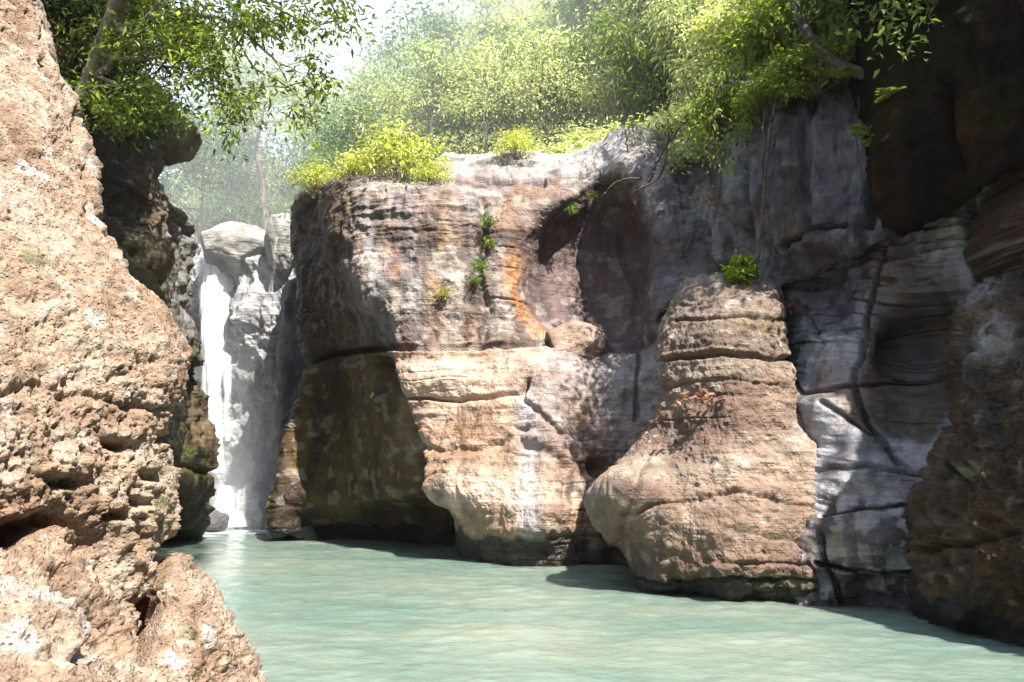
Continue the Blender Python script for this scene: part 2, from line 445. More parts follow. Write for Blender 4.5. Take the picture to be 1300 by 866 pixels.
# ---- dark cliff behind it on the left bank
def d_left(fx, fy, P, n):
    d = 0.25 * fbm(P * 0.45, 4) + 0.15 * ridged(P * np.array([1.3, 1.3, 0.7]), 5, 0.6) + 0.04 * fbm(P * 5, 3) + beds(P, 1.6, 0.06)
    d += groove(fx, fy, [(150, 330), (180, 375), (196, 400), (205, 430)], 7, 0.4)
    d += groove(fx, fy, [(232, 470), (228, 520), (222, 575), (218, 640)], 5, 0.3)
    d += groove(fx, fy, [(186, 205), (206, 245), (232, 275), (250, 300)], 4, 0.25)
    d += groove(fx, fy, [(210, 590), (228, 593), (250, 600), (280, 603)], 3, 0.2)
    d += 0.5 * sstep(0, 14, fx - np.interp(fy, [120, 220, 330, 420], [175, 195, 205, 230])) * sstep(480, 400, fy) * -1
    d += 0.6 * blob(fx, fy, 160, 340, 22, 40) + 0.3 * blob(fx, fy, 215, 540, 18, 50) + 0.1 * blob(fx, fy, 250, 585, 18, 50)
    return d
def c_left(fx, fy, P, n, d):
    t = fbm(P * 0.9 + 2, 4); st = streaks(P, 1.8, 0.2, 3)
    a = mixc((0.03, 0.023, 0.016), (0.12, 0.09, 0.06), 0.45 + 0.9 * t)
    far = sstep(175, 215, fx) * sstep(480, 400, fy)
    a = mixc(a, (0.20, 0.19, 0.18), far * (0.45 + 0.8 * st))  # sun and shade put into the colour: lit far side paler
    a = mixc(a, (0.17, 0.125, 0.06), 0.7 * (0.6 + t) * blob(fx, fy, 262, 560, 24, 60) + 0.7 * blob(fx, fy, 240, 245, 14, 30))
    a = mixc(a, MOSS, 0.8 * sstep(0.05, 0.4, pnoise(P * 0.8 + 8)) * sstep(0.0, 0.5, n[..., 2] + 0.2 * t) + 0.9 * blob(fx, fy, 182, 380, 8, 30))
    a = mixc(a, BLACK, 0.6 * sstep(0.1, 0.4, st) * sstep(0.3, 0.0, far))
    return a, 0.5 + 0.2 * t
Q = rock('gorge_cliff', M_DAMP,
     left=[(-20, -160), (-10, 100), (30, 400), (60, 700)],
     right=[(150, -160), (170, -40), (190, 60), (205, 130), (200, 185), (214, 222), (244, 264), (256, 292), (253, 340), (246, 388), (244, 420), (236, 455), (238, 482), (248, 520), (256, 570), (257, 620), (250, 650), (246, 672), (240, 682)],
     top=[(-20, -160), (150, -160)], bottom=[(60, 700), (225, 684), (240, 682)],
     depth=[(0, -150, 13), (150, -150, 15), (100, 50, 13.5), (190, 60, 16), (50, 300, 14), (140, 200, 14.2), (150, 330, 14.6), (190, 300, 16.3), (240, 300, 18), (170, 420, 15.6), (250, 400, 18.3), (210, 460, 17.2), (255, 460, 18.8), (215, 560, 17.6), (240, 540, 18.9), (275, 560, 19.3), (220, 650, 18.8), (270, 640, 19.8), (80, 690, 16), w(225, 683), w(250, 682)],
     nu=240, nv=520, disp=d_left, paint=c_left, round_r=22, rad=1.2, back=5, inw=0.5, sink=2, wet=0.6)
tag(Q, 'dark brown cliff rising from the pool behind the big tan boulder, under the overhanging branches', 'cliff')

# ---- jutting knob on the left cliff
# ---- broad banded block in the middle
CR_BED = [(380, 468), (392, 460), (420, 452), (488, 441), (560, 441), (610, 441), (680, 440), (760, 440), (800, 438), (845, 428), (900, 420)]
def e_main(fx, fy):
    yb = np.interp(fx, [p[0] for p in CR_BED], [p[1] for p in CR_BED])
    front = sstep(440, 520, fx)
    return -0.30 * sstep(-3, 5, fy - yb) * (0.35 + 0.65 * front)
def d_main(fx, fy, P, n):
    wob = 5 * fbm(P * 1.2 + 7, 3)
    alc = sstep(1.25, 0.75, np.hypot((fx - 752) / 92, (fy - 345) / 105))
    d = 0.16 * fbm(P * 0.5, 4) + 0.05 * ridged(P * 1.8, 4) * (1 - 0.6 * alc) + 0.022 * fbm(P * 6, 4)
    lower = sstep(430, 450, fy)
    d += beds(P, 2.4, 0.030) * (1 - 0.3 * alc) + lower * beds(P + 40, 3.4, 0.035, 0.05)
    up = sstep(430, 250, fy) * sstep(430, 470, fx) * sstep(660, 600, fx)
    d += up * sstep(360, 270, fy) * 0.08 * ridged(P * np.array([0.5, 0.5, 3.2]) + 3, 3)
    d += groove(fx, fy + 0.5 * wob, CR_BED, 3.0, 0.34)
    d += groove(fx, fy + 0.6 * wob, [(500, 504), (560, 508), (620, 505), (660, 501), (672, 486)], 2.4, 0.16)
    d += groove(fx + wob, fy, [(672, 487), (664, 508), (690, 530), (720, 570), (745, 602)], 4, 0.12)
    d += groove(fx + 0.5 * wob, fy, [(785, 300), (790, 350), (803, 395), (812, 432)], 2.0, 0.12)
    d += groove(fx, fy, [(810, 442), (808, 480), (806, 530)], 2.0, 0.18)
    d += groove(fx + wob, fy, [(482, 462), (494, 495), (508, 530), (520, 570), (527, 610), (534, 650)], 10, 1.0)
    d += groove(fx, fy + wob, [(612, 260), (616, 310), (605, 350), (622, 395), (610, 440)], 6, 0.20)
    d += groove(fx + wob, fy, [(640, 250), (690, 232), (740, 225)], 4, 0.16)
    d += groove(fx, fy, [(590, 228), (640, 229), (690, 226)], 2.6, 0.3)
    d += groove(fx, fy + wob, [(520, 560), (560, 575), (600, 572), (640, 560), (668, 545)], 5, 0.10)
    d += groove(fx, fy + wob, [(660, 560), (690, 575), (715, 600), (725, 640)], 6, 0.14)
    ALC = [(640, 425), (640, 350), (652, 300), (682, 268), (722, 248), (772, 222), (790, 212), (808, 262), (824, 330), (831, 390), (832, 433)]
    xin = np.interp(fy, [212, 222, 248, 268, 300, 350, 425], [790, 772, 722, 682, 652, 640, 640]); xout = np.interp(fy, [212, 262, 330, 390, 433], [790, 808, 824, 831, 832])
    ins = ((fx > xin + wob) & (fx < xout + 0.6 * wob) & (fy > 212) & (fy < 437)).astype(float)
    e = pdist(fx - wob, fy, ALC)
    soft = 8 + 55 * sstep(740, 640, fx)
    d -= ins * 0.2 * (1 - np.exp(-(e / soft) ** 1.5)) * sstep(440, 425, fy)
    # channel at the right of the lower part: steps back in ledges
    ch = sstep(0, 26, fx - np.interp(fy, [440, 487, 530, 570, 610], [690, 690, 706, 730, 760])) * sstep(430, 470, fy)
    d -= 0.2 * ch
    d -= 0.7 * blob(fx, fy, 765, 592, 15, 11)
    d += 0.30 * blob(fx, fy, 700, 560, 26, 40) + 0.25 * blob(fx, fy, 690, 660, 30, 24) + 0.22 * blob(fx, fy, 590, 610, 60, 30) + 0.2 * blob(fx, fy, 560, 480, 60, 20)
    # undercut at the foot on the left
    d -= 1.7 * sstep(625, 680, fy) * sstep(350, 400, fx) * sstep(590, 520, fx)
    return d
def c_main(fx, fy, P, n, d):
    t = fbm(P * 0.8 + 2, 4); s = fbm(P * 3.0, 4); st = streaks(P, 1.5, 0.12, 3); bd = fbm(P * np.array([0.15, 0.15, 2.6]), 4)
    up = sstep(448, 436, fy)
    a = mixc((0.11, 0.07, 0.055), (0.28, 0.22, 0.19), 0.5 + 0.8 * t + 0.4 * bd)
    a = mixc(a, (0.25, 0.24, 0.26), 0.6 * sstep(0.05, 0.5, st + 0.3 * t) * up)
    lo = 1 - up
    b = mixc((0.30, 0.19, 0.125), PINK, 0.5 + 0.7 * bd + 0.6 * t)
    a = mixc(a, b, lo)
    st2 = streaks(P, 2.6, 0.10, 40)
    a = a * np.clip(1 + 0.75 * st2, 0.4, 1.5)[..., None]
    a = mixc(a, (0.36, 0.36, 0.39), 0.75 * lo * np.exp(-((fx - 672 + 10 * t) / 15) ** 2) * sstep(480, 520, fy))
    a = mixc(a, (0.16, 0.105, 0.085), 0.7 * lo * np.exp(-((fx - 712 + 14 * t) / 20) ** 2) * sstep(460, 540, fy))
    # paler ledges above, grey ledges lower right
    a = mixc(a, (0.44, 0.41, 0.40), 0.8 * sstep(238, 205, fy + 12 * t) * sstep(540, 580, fx) * sstep(830, 780, fx))
    a = mixc(a, (0.29, 0.285, 0.30), 0.75 * sstep(660, 720, fx) * lo * sstep(600, 520, fy) * sstep(-0.5, 0.3, bd + 0.4))
    a = mixc(a, (0.22, 0.125, 0.065), 0.75 * lo * (blob(fx, fy, 590, 560, 70, 34) + blob(fx, fy, 745, 520, 30, 50, -25)) * sstep(-0.5, 0.2, s + 0.25))
    a = mixc(a, (0.58, 0.47, 0.39), 0.7 * blob(fx, fy, 575, 485, 85, 26) + 0.5 * blob(fx, fy, 640, 620, 70, 30))
    # alcove: plum stone darkened in the colour for shade, ochre seep at its left
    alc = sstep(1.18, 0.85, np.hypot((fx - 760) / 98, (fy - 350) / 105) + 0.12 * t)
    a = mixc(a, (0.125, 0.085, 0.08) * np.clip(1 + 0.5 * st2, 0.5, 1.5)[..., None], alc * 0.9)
    a = mixc(a, (0.17, 0.165, 0.18), sstep(800, 850, fx) * up * 0.8)
    a = mixc(a, (0.38, 0.18, 0.07), 0.85 * np.exp(-(pdist(fx + 6 * t, fy, [(650, 330), (652, 370), (668, 400), (690, 422)]) / 11) ** 2))
    a = mixc(a, (0.24, 0.13, 0.075), 0.6 * np.exp(-(pdist(fx, fy, [(640, 300), (650, 250), (700, 235)]) / 16) ** 2))
    for x, y0, y1, wd, k in ((503, 285, 438, 7, 0.85), (432, 250, 350, 12, 0.7), (578, 420, 442, 10, 0.8), (545, 300, 430, 9, 0.35), (595, 400, 440, 7, 0.7), (455, 250, 330, 9, 0.4), (556, 250, 440, 5, 0.35)):
        a = mixc(a, (0.31, 0.15, 0.065), 0.75 * k * (0.7 + s) * np.exp(-((fx - x + 10 * t) / wd) ** 2) * sstep(y0 - 20, y0 + 20, fy) * sstep(y1 + 6, y1 - 6, fy))
    a = mixc(a, (0.33, 0.20, 0.06), 0.7 * blob(fx, fy, 565, 340, 18, 60) * sstep(-0.3, 0.3, s))
    a = mixc(a, LIME, 0.65 * (blob(fx, fy, 525, 385, 18, 34) + blob(fx, fy, 462, 355, 14, 44) + 0.7 * blob(fx, fy, 630, 400, 16, 36)) * sstep(-0.2, 0.4, s + 0.2))
    a = mixc(a, OLIVE, 0.7 * blob(fx, fy, 428, 265, 24, 30) * sstep(-0.3, 0.2, s))
    a = mixc(a, PLUM, 0.75 * blob(fx, fy, 530, 405, 40, 26) * sstep(-0.4, 0.2, st))
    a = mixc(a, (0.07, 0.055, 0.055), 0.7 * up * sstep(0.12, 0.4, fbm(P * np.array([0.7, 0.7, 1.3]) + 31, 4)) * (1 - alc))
    a = mixc(a, LIME, 0.35 * up * sstep(0.2, 0.5, fbm(P * np.array([1.3, 1.3, 0.8]) + 61, 4)) * (1 - alc))
    # left flank: ochre and umber, darkened to carry its shade
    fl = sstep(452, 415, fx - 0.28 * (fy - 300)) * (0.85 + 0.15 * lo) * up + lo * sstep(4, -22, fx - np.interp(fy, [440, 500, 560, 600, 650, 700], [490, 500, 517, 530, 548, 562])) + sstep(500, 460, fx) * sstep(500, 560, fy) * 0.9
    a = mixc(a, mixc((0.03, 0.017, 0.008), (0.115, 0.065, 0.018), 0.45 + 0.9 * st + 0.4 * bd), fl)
    a = mixc(a, (0.14, 0.14, 0.03), 0.7 * blob(fx, fy, 690, 690, 110, 18) * sstep(-0.3, 0.3, s) + 0.6 * blob(fx, fy, 440, 600, 40, 60) * sstep(-0.2, 0.4, st))
    a = mixc(a, LIME, 0.25 * sstep(0.3, 0.55, s + 0.5 * bd))
    ro = 0.62 - 0.15 * sstep(700, 800, fx) + 0.1 * t
    a = sat(a, 1.2) * np.where(fy < 440, 0.62, 0.66)[..., None]
    return a, ro
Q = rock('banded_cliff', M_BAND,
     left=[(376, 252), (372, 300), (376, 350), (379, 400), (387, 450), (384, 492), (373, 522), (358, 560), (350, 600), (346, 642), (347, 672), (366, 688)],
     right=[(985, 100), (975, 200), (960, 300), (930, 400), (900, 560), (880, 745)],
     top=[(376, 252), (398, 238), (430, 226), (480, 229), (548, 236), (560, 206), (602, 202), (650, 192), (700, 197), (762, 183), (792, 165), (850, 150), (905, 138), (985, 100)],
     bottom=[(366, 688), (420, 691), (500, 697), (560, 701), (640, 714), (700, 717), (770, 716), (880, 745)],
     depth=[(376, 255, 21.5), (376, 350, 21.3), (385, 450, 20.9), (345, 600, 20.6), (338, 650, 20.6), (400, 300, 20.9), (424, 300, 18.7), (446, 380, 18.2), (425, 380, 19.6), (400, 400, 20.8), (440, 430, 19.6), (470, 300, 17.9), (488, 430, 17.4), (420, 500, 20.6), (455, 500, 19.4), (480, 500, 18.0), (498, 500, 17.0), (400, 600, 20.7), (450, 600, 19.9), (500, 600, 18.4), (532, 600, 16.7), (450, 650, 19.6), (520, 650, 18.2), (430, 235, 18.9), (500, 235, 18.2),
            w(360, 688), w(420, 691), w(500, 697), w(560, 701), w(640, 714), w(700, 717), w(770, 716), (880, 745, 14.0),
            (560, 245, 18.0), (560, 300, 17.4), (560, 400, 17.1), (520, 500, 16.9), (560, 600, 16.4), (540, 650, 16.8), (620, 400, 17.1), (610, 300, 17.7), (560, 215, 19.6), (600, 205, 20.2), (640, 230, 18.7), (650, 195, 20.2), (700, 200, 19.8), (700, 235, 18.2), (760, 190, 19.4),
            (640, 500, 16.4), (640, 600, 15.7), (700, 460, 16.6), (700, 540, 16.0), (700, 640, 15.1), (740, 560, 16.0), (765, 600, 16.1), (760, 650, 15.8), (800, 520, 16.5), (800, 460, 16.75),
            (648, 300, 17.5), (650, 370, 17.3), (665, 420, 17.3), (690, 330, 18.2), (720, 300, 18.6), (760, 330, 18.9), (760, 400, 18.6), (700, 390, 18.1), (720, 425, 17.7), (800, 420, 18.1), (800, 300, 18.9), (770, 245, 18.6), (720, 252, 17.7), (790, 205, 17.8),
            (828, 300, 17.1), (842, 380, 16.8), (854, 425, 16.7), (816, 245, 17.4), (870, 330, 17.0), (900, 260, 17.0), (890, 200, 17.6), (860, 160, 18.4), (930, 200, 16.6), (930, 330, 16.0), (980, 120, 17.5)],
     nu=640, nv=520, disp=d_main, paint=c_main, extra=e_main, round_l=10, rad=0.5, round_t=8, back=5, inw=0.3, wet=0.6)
tag(Q, 'broad banded rock wall in the middle with a dark arched alcove and orange stains', 'cliff')

# ---- brown boulder sitting on the ledge in the alcove
def c_ledge(fx, fy, P, n, d):
    t = fbm(P * 2, 4); return mixc((0.17, 0.105, 0.075), (0.29, 0.20, 0.15), 0.5 + t), np.full(fx.shape, 0.7)
def boulder(name, loc, size, mat, paint, rz=0.0, seed=0.0, flat=0.35, amp=0.16, n=70):
    th = np.linspace(0.001, math.pi - 0.001, n)[:, None]; ph = np.linspace(0, 2 * math.pi, n * 2 + 1)[None]
    D = np.stack([np.sin(th) * np.cos(ph), np.sin(th) * np.sin(ph), np.cos(th) * np.ones_like(ph)], -1)
    r = 1 + amp * fbm(D * 1.1 + seed, 3) + amp * 0.55 * ridged(D * 1.9 + seed, 4) * 0.6
    # planar breaks
    for k in range(7):
        nn = np.random.default_rng(int(seed * 13) + k).normal(size=3); nn /= np.linalg.norm(nn)
        dd = D @ nn; lim = 0.86
        r = np.minimum(r, np.where(dd > 0.2, lim / np.maximum(dd, 0.2), 9) + 0.03 * fbm(D * 4, 3))
    P = D * r[..., None] * np.array(size)
    c, s = math.cos(rz), math.sin(rz)
    P = np.stack([P[..., 0] * c - P[..., 1] * s, P[..., 0] * s + P[..., 1] * c, P[..., 2]], -1)
    nn = -normals(P); wp = P + np.array(loc)
    a, ro = paint(wp[..., 0], wp[..., 2], wp, nn, r)
    me = mesh_from(name, P.reshape(-1, 3), grid_faces(n, n * 2 + 1)[:, ::-1], a, ro)
    return link(name, me, mat, None, tuple(loc))
def c_knob(fx, fy, P, n, d):
    t = fbm(P * 1.5, 4); return mixc((0.05, 0.04, 0.028), (0.16, 0.13, 0.095), 0.5 + t), np.full(fx.shape, 0.75)
Q = boulder('rock_knob', at(203, 172, 16.6), (0.80, 1.0, 0.50), M_BAND, c_knob, 0.35, 11.0, amp=0.24)
tag(Q, 'small brown overhanging rock knob jutting out high on the left bank below the leaves', 'rock')
Q = boulder('ledge_boulder', at(730, 432, 17.35) - np.array([0, 0, 0.12]), (0.70, 0.6, 0.52), M_BAND, c_ledge, 0.3, 2.0)
tag(Q, 'rounded brown boulder lying on the ledge at the foot of the alcove', 'boulder')

# ---- weathered pillar standing in front
def e_pil(fx, fy): return np.zeros_like(fx)
def d_pil(fx, fy, P, n):
    wob = 4 * fbm(P * 1.4 + 3, 3)
    d = 0.13 * fbm(P * 0.7, 4) + 0.04 * ridged(P * 2.2, 4) + 0.025 * fbm(P * 8, 4) + beds(P, 2.2, 0.035, 0.06)
    d += groove(fx, fy + wob, [(860, 409), (900, 408), (950, 404), (995, 409)], 2.4, 0.09)
    d += groove(fx, fy + wob, [(838, 462), (860, 457), (900, 454), (950, 452), (1000, 455)], 3.2, 0.15)
    d += groove(fx, fy + wob, [(862, 386), (900, 386), (940, 388)], 2.0, 0.05)
    d += groove(fx, fy + wob, [(838, 496), (880, 488), (930, 482), (985, 490)], 2.2, 0.05)
    d += groove(fx, fy + wob, [(800, 640), (860, 646), (930, 634), (1035, 650)], 3.0, 0.07)
    d += groove(fx, fy + 0.5 * wob, [(812, 733), (860, 734), (930, 734), (1040, 738)], 2.2, 0.10)
    d += groove(fx + wob, fy, [(815, 700), (800, 655), (805, 620), (830, 590)], 5, 0.08)
    # ledge shoulder running across the belly
    ys = np.interp(fx, [750, 830, 900, 960, 1035], [622, 592, 600, 578, 555]) + wob
    d += 0.16 * sstep(-14, 14, fy - ys)
    yb = np.interp(fx, [800, 1040], [680, 668])
    d -= 0.16 * sstep(-10, 30, fy - yb)
    cr, r = cells(P * 5.0); d -= 0.03 * sstep(0.3, 0.1, cr) * sstep(0.6, 0.8, r)
    v = ridged(P * np.array([3.2, 3.2, 0.7]), 3); d += 0.035 * v * sstep(690, 735, fy)
    return d
def c_pil(fx, fy, P, n, d):
    t = fbm(P * 1.0 + 6, 4); s = fbm(P * 4, 4); bd = fbm(P * np.array([0.25, 0.25, 2.2]), 4)
    a = mixc((0.21, 0.13, 0.095), (0.44, 0.315, 0.24), 0.5 + 0.75 * t + 0.55 * bd)
    top = sstep(480, 430, fy)
    a = mixc(a, mixc((0.15, 0.11, 0.085), (0.34, 0.275, 0.225), 0.5 + 0.8 * bd + 0.5 * s), 0.7 * top)
    a = mixc(a, (0.52, 0.45, 0.36), 0.8 * np.clip(np.exp(-((fy - np.interp(fx, [750, 830, 900, 960, 1035], [632, 602, 606, 580, 560])) / 20) ** 2) * (0.6 + s), 0, 1))
    a = mixc(a, (0.46, 0.40, 0.31), 0.6 * np.clip(np.exp(-((fy - 470) / 12) ** 2) * (0.7 + s), 0, 1))
    a = mixc(a, (0.22, 0.145, 0.115), 0.6 * blob(fx, fy, 960, 540, 55, 34) * (0.7 + s))
    a = mixc(a, (0.05, 0.035, 0.04), 0.8 * (blob(fx, fy, 872, 560, 14, 12) + 0.9 * blob(fx, fy, 858, 597, 10, 9)) * sstep(-0.3, 0.1, s + 0.1))
    a = mixc(a, (0.32, 0.23, 0.05), 0.6 * blob(fx, fy, 960, 412, 32, 10) * sstep(-0.2, 0.3, s))
    a = mixc(a, LIME, 0.5 * sstep(0.42, 0.62, s + 0.25 * t))
    band = sstep(728, 740, fy)
    a = mixc(a, mixc((0.17, 0.14, 0.08), (0.36, 0.32, 0.16), 0.5 + s), 0.75 * band)
    a = mixc(a, (0.22, 0.17, 0.08), 0.35 * sstep(640, 690, fy) * sstep(0.0, 0.4, t) * (1 - band))
    a = mixc(a, BLACK, 0.75 * sstep(840, 812, fx) * sstep(700, 735, fy))
    return sat(a, 1.12) * 0.46, 0.75 + 0.1 * t
Q = rock('rock_pillar', M_BAND,
     left=[(866, 366), (852, 396), (841, 420), (838, 445), (843, 463), (838, 500), (822, 545), (800, 575), (786, 600), (766, 612), (762, 632), (775, 664), (796, 698), (810, 718), (818, 749)],
     right=[(986, 364), (993, 384), (996, 412), (1000, 455), (1011, 520), (1023, 562), (1031, 620), (1036, 680), (1040, 767)],
     top=[(866, 366), (886, 358), (940, 355), (986, 364)], bottom=[(818, 749), (860, 753), (900, 757), (970, 762), (1040, 767)],
     depth=[(870, 366, 13.2), (930, 357, 13.3), (985, 365, 12.9), (930, 385, 12.5), (850, 430, 13.0), (920, 430, 12.15), (990, 430, 12.25), (843, 463, 12.9), (920, 470, 11.95), (1000, 470, 12.0), (838, 505, 12.9), (920, 520, 11.75), (1010, 530, 11.8), (800, 580, 12.8), (870, 580, 11.9), (950, 580, 11.5), (1025, 580, 11.6),
            (752, 620, 12.3), (800, 612, 11.7), (870, 630, 11.55), (950, 640, 11.2), (1033, 640, 11.35), (770, 665, 12.5), (800, 680, 12.3), (835, 690, 11.5), (880, 690, 11.2), (950, 700, 10.8), (1036, 700, 10.9), (806, 718, 12.2), (830, 730, 11.7), (920, 738, 10.95), (1040, 738, 10.6), w(813, 749), w(860, 753), w(900, 757), w(970, 762), w(1040, 767)],
     nu=330, nv=460, disp=d_pil, paint=c_pil, round_l=16, round_r=14, round_t=14, rad=0.4, back=3.5, inw=0.1, topback=3, wet=0.34)
tag(Q, 'weathered tan rock pillar with rounded ledges standing in the water right of centre', 'rock pillar')

# ---- wet grey wall right of the pillar, under the diagonal crack
def d_rw(fx, fy, P, n):
    wob = 4 * fbm(P * 1.4 + 3, 3)
    d = 0.16 * fbm(P * 0.6 + 20, 4) + 0.03 * ridged(P * np.array([0.9, 0.9, 2.0]), 4) + 0.008 * fbm(P * 6, 3)
    q = P.copy(); q[..., 2] += 0.28 * P[..., 0]
    d += beds(q, 3.2, 0.07, 0.1) * sstep(1290, 1230, fx)
    tex = sstep(420, 330, fy) * sstep(1050, 1120, fx) * sstep(1240, 1215, fx)
    d += tex * 0.05 * ridged(q * np.array([0.9, 0.9, 4.5]), 3)
    for L, wd, dp in (([(1130, 300), (1110, 360), (1090, 420), (1085, 490), (1100, 540), (1140, 590)], 3, 0.16), ([(1005, 470), (1030, 505), (1060, 500), (1085, 490)], 3, 0.14), ([(1020, 400), (1050, 440), (1035, 480)], 2.5, 0.1),
                      ([(1140, 470), (1180, 466), (1225, 462)], 2.5, 0.18), ([(1085, 490), (1140, 478), (1225, 470)], 2, 0.1), ([(1040, 655), (1090, 648), (1170, 650)], 3, 0.16), ([(1040, 716), (1100, 720), (1170, 722)], 2.6, 0.2), ([(1040, 600), (1100, 592), (1185, 605)], 2.4, 0.1),
                      ([(1045, 680), (1060, 740), (1070, 775)], 3, 0.2), ([(1232, 240), (1236, 320), (1240, 375)], 5, 0.35), ([(1240, 330), (1270, 310), (1320, 285)], 4, 0.3), ([(1060, 520), (1110, 560), (1160, 600)], 2.5, 0.1)):
        d += groove(fx + wob, fy + 0.6 * wob, L, wd, dp)
    d += 0.25 * blob(fx, fy, 1030, 520, 34, 24) - 0.5 * blob(fx, fy, 1160, 440, 52, 60) + 0.18 * sstep(646, 660, fy) * sstep(735, 715, fy)
    d -= 0.25 * sstep(1000, 1040, fx) * sstep(1090, 1040, fx) * sstep(430, 380, fy)
    d += 0.05 * ridged(P * np.array([2.6, 2.6, 1.2]) + 3, 3) * sstep(700, 730, fy)
    return d
def c_rw(fx, fy, P, n, d):
    t = fbm(P * 1.0 + 6, 4); s = fbm(P * 4, 4); st = streaks(P, 1.7, 0.15, 9)
    a = mixc((0.07, 0.065, 0.08), (0.44, 0.44, 0.48), 0.5 + 0.9 * t + 0.35 * s)  # pale blue-grey patches stand in for sky sheen on the wet stone
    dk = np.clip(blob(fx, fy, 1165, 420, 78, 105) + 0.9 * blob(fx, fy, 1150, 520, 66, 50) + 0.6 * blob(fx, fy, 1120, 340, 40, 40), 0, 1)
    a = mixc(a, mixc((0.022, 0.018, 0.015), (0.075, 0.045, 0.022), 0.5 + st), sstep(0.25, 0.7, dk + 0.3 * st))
    a = mixc(a, (0.10, 0.05, 0.025), 0.7 * sstep(0.05, 0.35, st) * sstep(340, 460, fy))
    a = mixc(a, (0.20, 0.12, 0.05), 0.7 * blob(fx, fy, 1075, 500, 26, 26) + 0.7 * blob(fx, fy, 1115, 615, 50, 12))
    a = mixc(a, (0.24, 0.15, 0.03), 0.9 * blob(fx, fy, 1072, 688, 30, 22) * sstep(-0.5, 0.1, s))
    a = mixc(a, (0.055, 0.035, 0.025), 0.8 * sstep(600, 640, fy) * sstep(0.1, -0.2, s) * (1 - blob(fx, fy, 1072, 688, 30, 22)))
    a = mixc(a, (0.13, 0.09, 0.09), 0.5 * np.exp(-(pdist(fx, fy, [(1125, 300), (1095, 380), (1090, 470)]) / 14) ** 2))
    a = mixc(a, MOSS, 0.8 * blob(fx, fy, 1228, 420, 10, 80) + 0.7 * blob(fx, fy, 1130, 300, 14, 8) + 0.5 * blob(fx, fy, 1180, 500, 8, 60))
    a = mixc(a, (0.42, 0.42, 0.43), 0.5 * blob(fx, fy, 1090, 625, 70, 22) * (0.6 + s))
    up = sstep(1225, 1240, fx) * sstep(380, 340, fy)
    a = mixc(a, mixc((0.06, 0.045, 0.03), (0.26, 0.25, 0.26), 0.4 + s), up * 0.85)
    return a * 0.55, 0.22 + 0.10 * t + 0.06 * s + 0.16 * sstep(0.25, 0.7, dk + 0.3 * st) + 0.3 * sstep(600, 640, fy) * sstep(0.1, -0.2, s)
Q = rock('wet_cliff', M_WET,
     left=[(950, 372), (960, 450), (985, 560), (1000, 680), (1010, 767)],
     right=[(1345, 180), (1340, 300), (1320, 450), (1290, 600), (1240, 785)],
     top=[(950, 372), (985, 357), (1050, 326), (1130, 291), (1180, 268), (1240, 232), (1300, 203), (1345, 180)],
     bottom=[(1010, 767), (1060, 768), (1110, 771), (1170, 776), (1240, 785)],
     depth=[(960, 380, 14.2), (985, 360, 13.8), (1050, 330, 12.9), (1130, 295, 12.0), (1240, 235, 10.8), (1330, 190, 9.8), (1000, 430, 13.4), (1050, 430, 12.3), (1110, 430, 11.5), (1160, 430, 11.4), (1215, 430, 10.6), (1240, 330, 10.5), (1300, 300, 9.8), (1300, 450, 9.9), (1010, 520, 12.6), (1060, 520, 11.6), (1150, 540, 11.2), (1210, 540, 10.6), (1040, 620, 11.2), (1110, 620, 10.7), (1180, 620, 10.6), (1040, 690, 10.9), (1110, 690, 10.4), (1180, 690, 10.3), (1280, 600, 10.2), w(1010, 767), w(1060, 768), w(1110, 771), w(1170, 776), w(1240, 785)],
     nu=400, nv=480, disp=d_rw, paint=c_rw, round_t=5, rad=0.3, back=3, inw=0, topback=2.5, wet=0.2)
tag(Q, 'wet blue grey rock face with black stains right of the tan pillar', 'cliff')

# ---- grey vertical wall above the crack, roots hang down it
def d_up(fx, fy, P, n):
    wob = 5 * fbm(P * 1.4 + 3, 3)
    d = 0.20 * fbm(P * 0.7 + 30, 4) + 0.07 * ridged(P * np.array([2.0, 2.0, 0.5]), 4) + 0.02 * fbm(P * 8, 4)
    d += groove(fx + wob, fy, [(1030, 130), (1022, 220), (1026, 310)], 6, 0.2) + groove(fx, fy + wob, [(995, 315), (1030, 296), (1075, 288)], 4, 0.25)
    d += groove(fx + wob, fy, [(945, 200), (950, 280), (940, 340)], 5, 0.18) + 0.25 * blob(fx, fy, 1050, 310, 50, 14)
    d += groove(fx + wob, fy, [(1108, 170), (1112, 240), (1105, 285)], 6, 0.3)
    d -= 0.3 * sstep(325, 350, fy) * sstep(960, 920, fx)
    return d
def c_up(fx, fy, P, n, d):
    t = fbm(P * 1.2 + 6, 4); st = streaks(P, 2.0, 0.14, 2); s = fbm(P * 4, 4)
    a = mixc((0.07, 0.065, 0.075), (0.40, 0.40, 0.43), 0.5 + 0.9 * st + 0.5 * s)
    for x, wd, k in ((978, 5, 0.8), (968, 4, 0.6), (1010, 10, 0.6), (1000, 6, 0.5), (1048, 22, 0.55)):
        a = mixc(a, (0.105, 0.06, 0.045), k * np.exp(-((fx - x + 8 * t) / wd) ** 2))
    a = mixc(a, (0.15, 0.10, 0.05), 0.7 * blob(fx, fy, 1010, 300, 22, 26))
    a = mixc(a, (0.05, 0.045, 0.045), 0.8 * sstep(170, 120, fy + 20 * t))
    a = mixc(a, (0.26, 0.26, 0.23), 0.3 * blob(fx, fy, 925, 270, 14, 60))
    return a * 0.42, 0.38 + 0.1 * t  # whole wall darkened in the colour where cast shade is missing
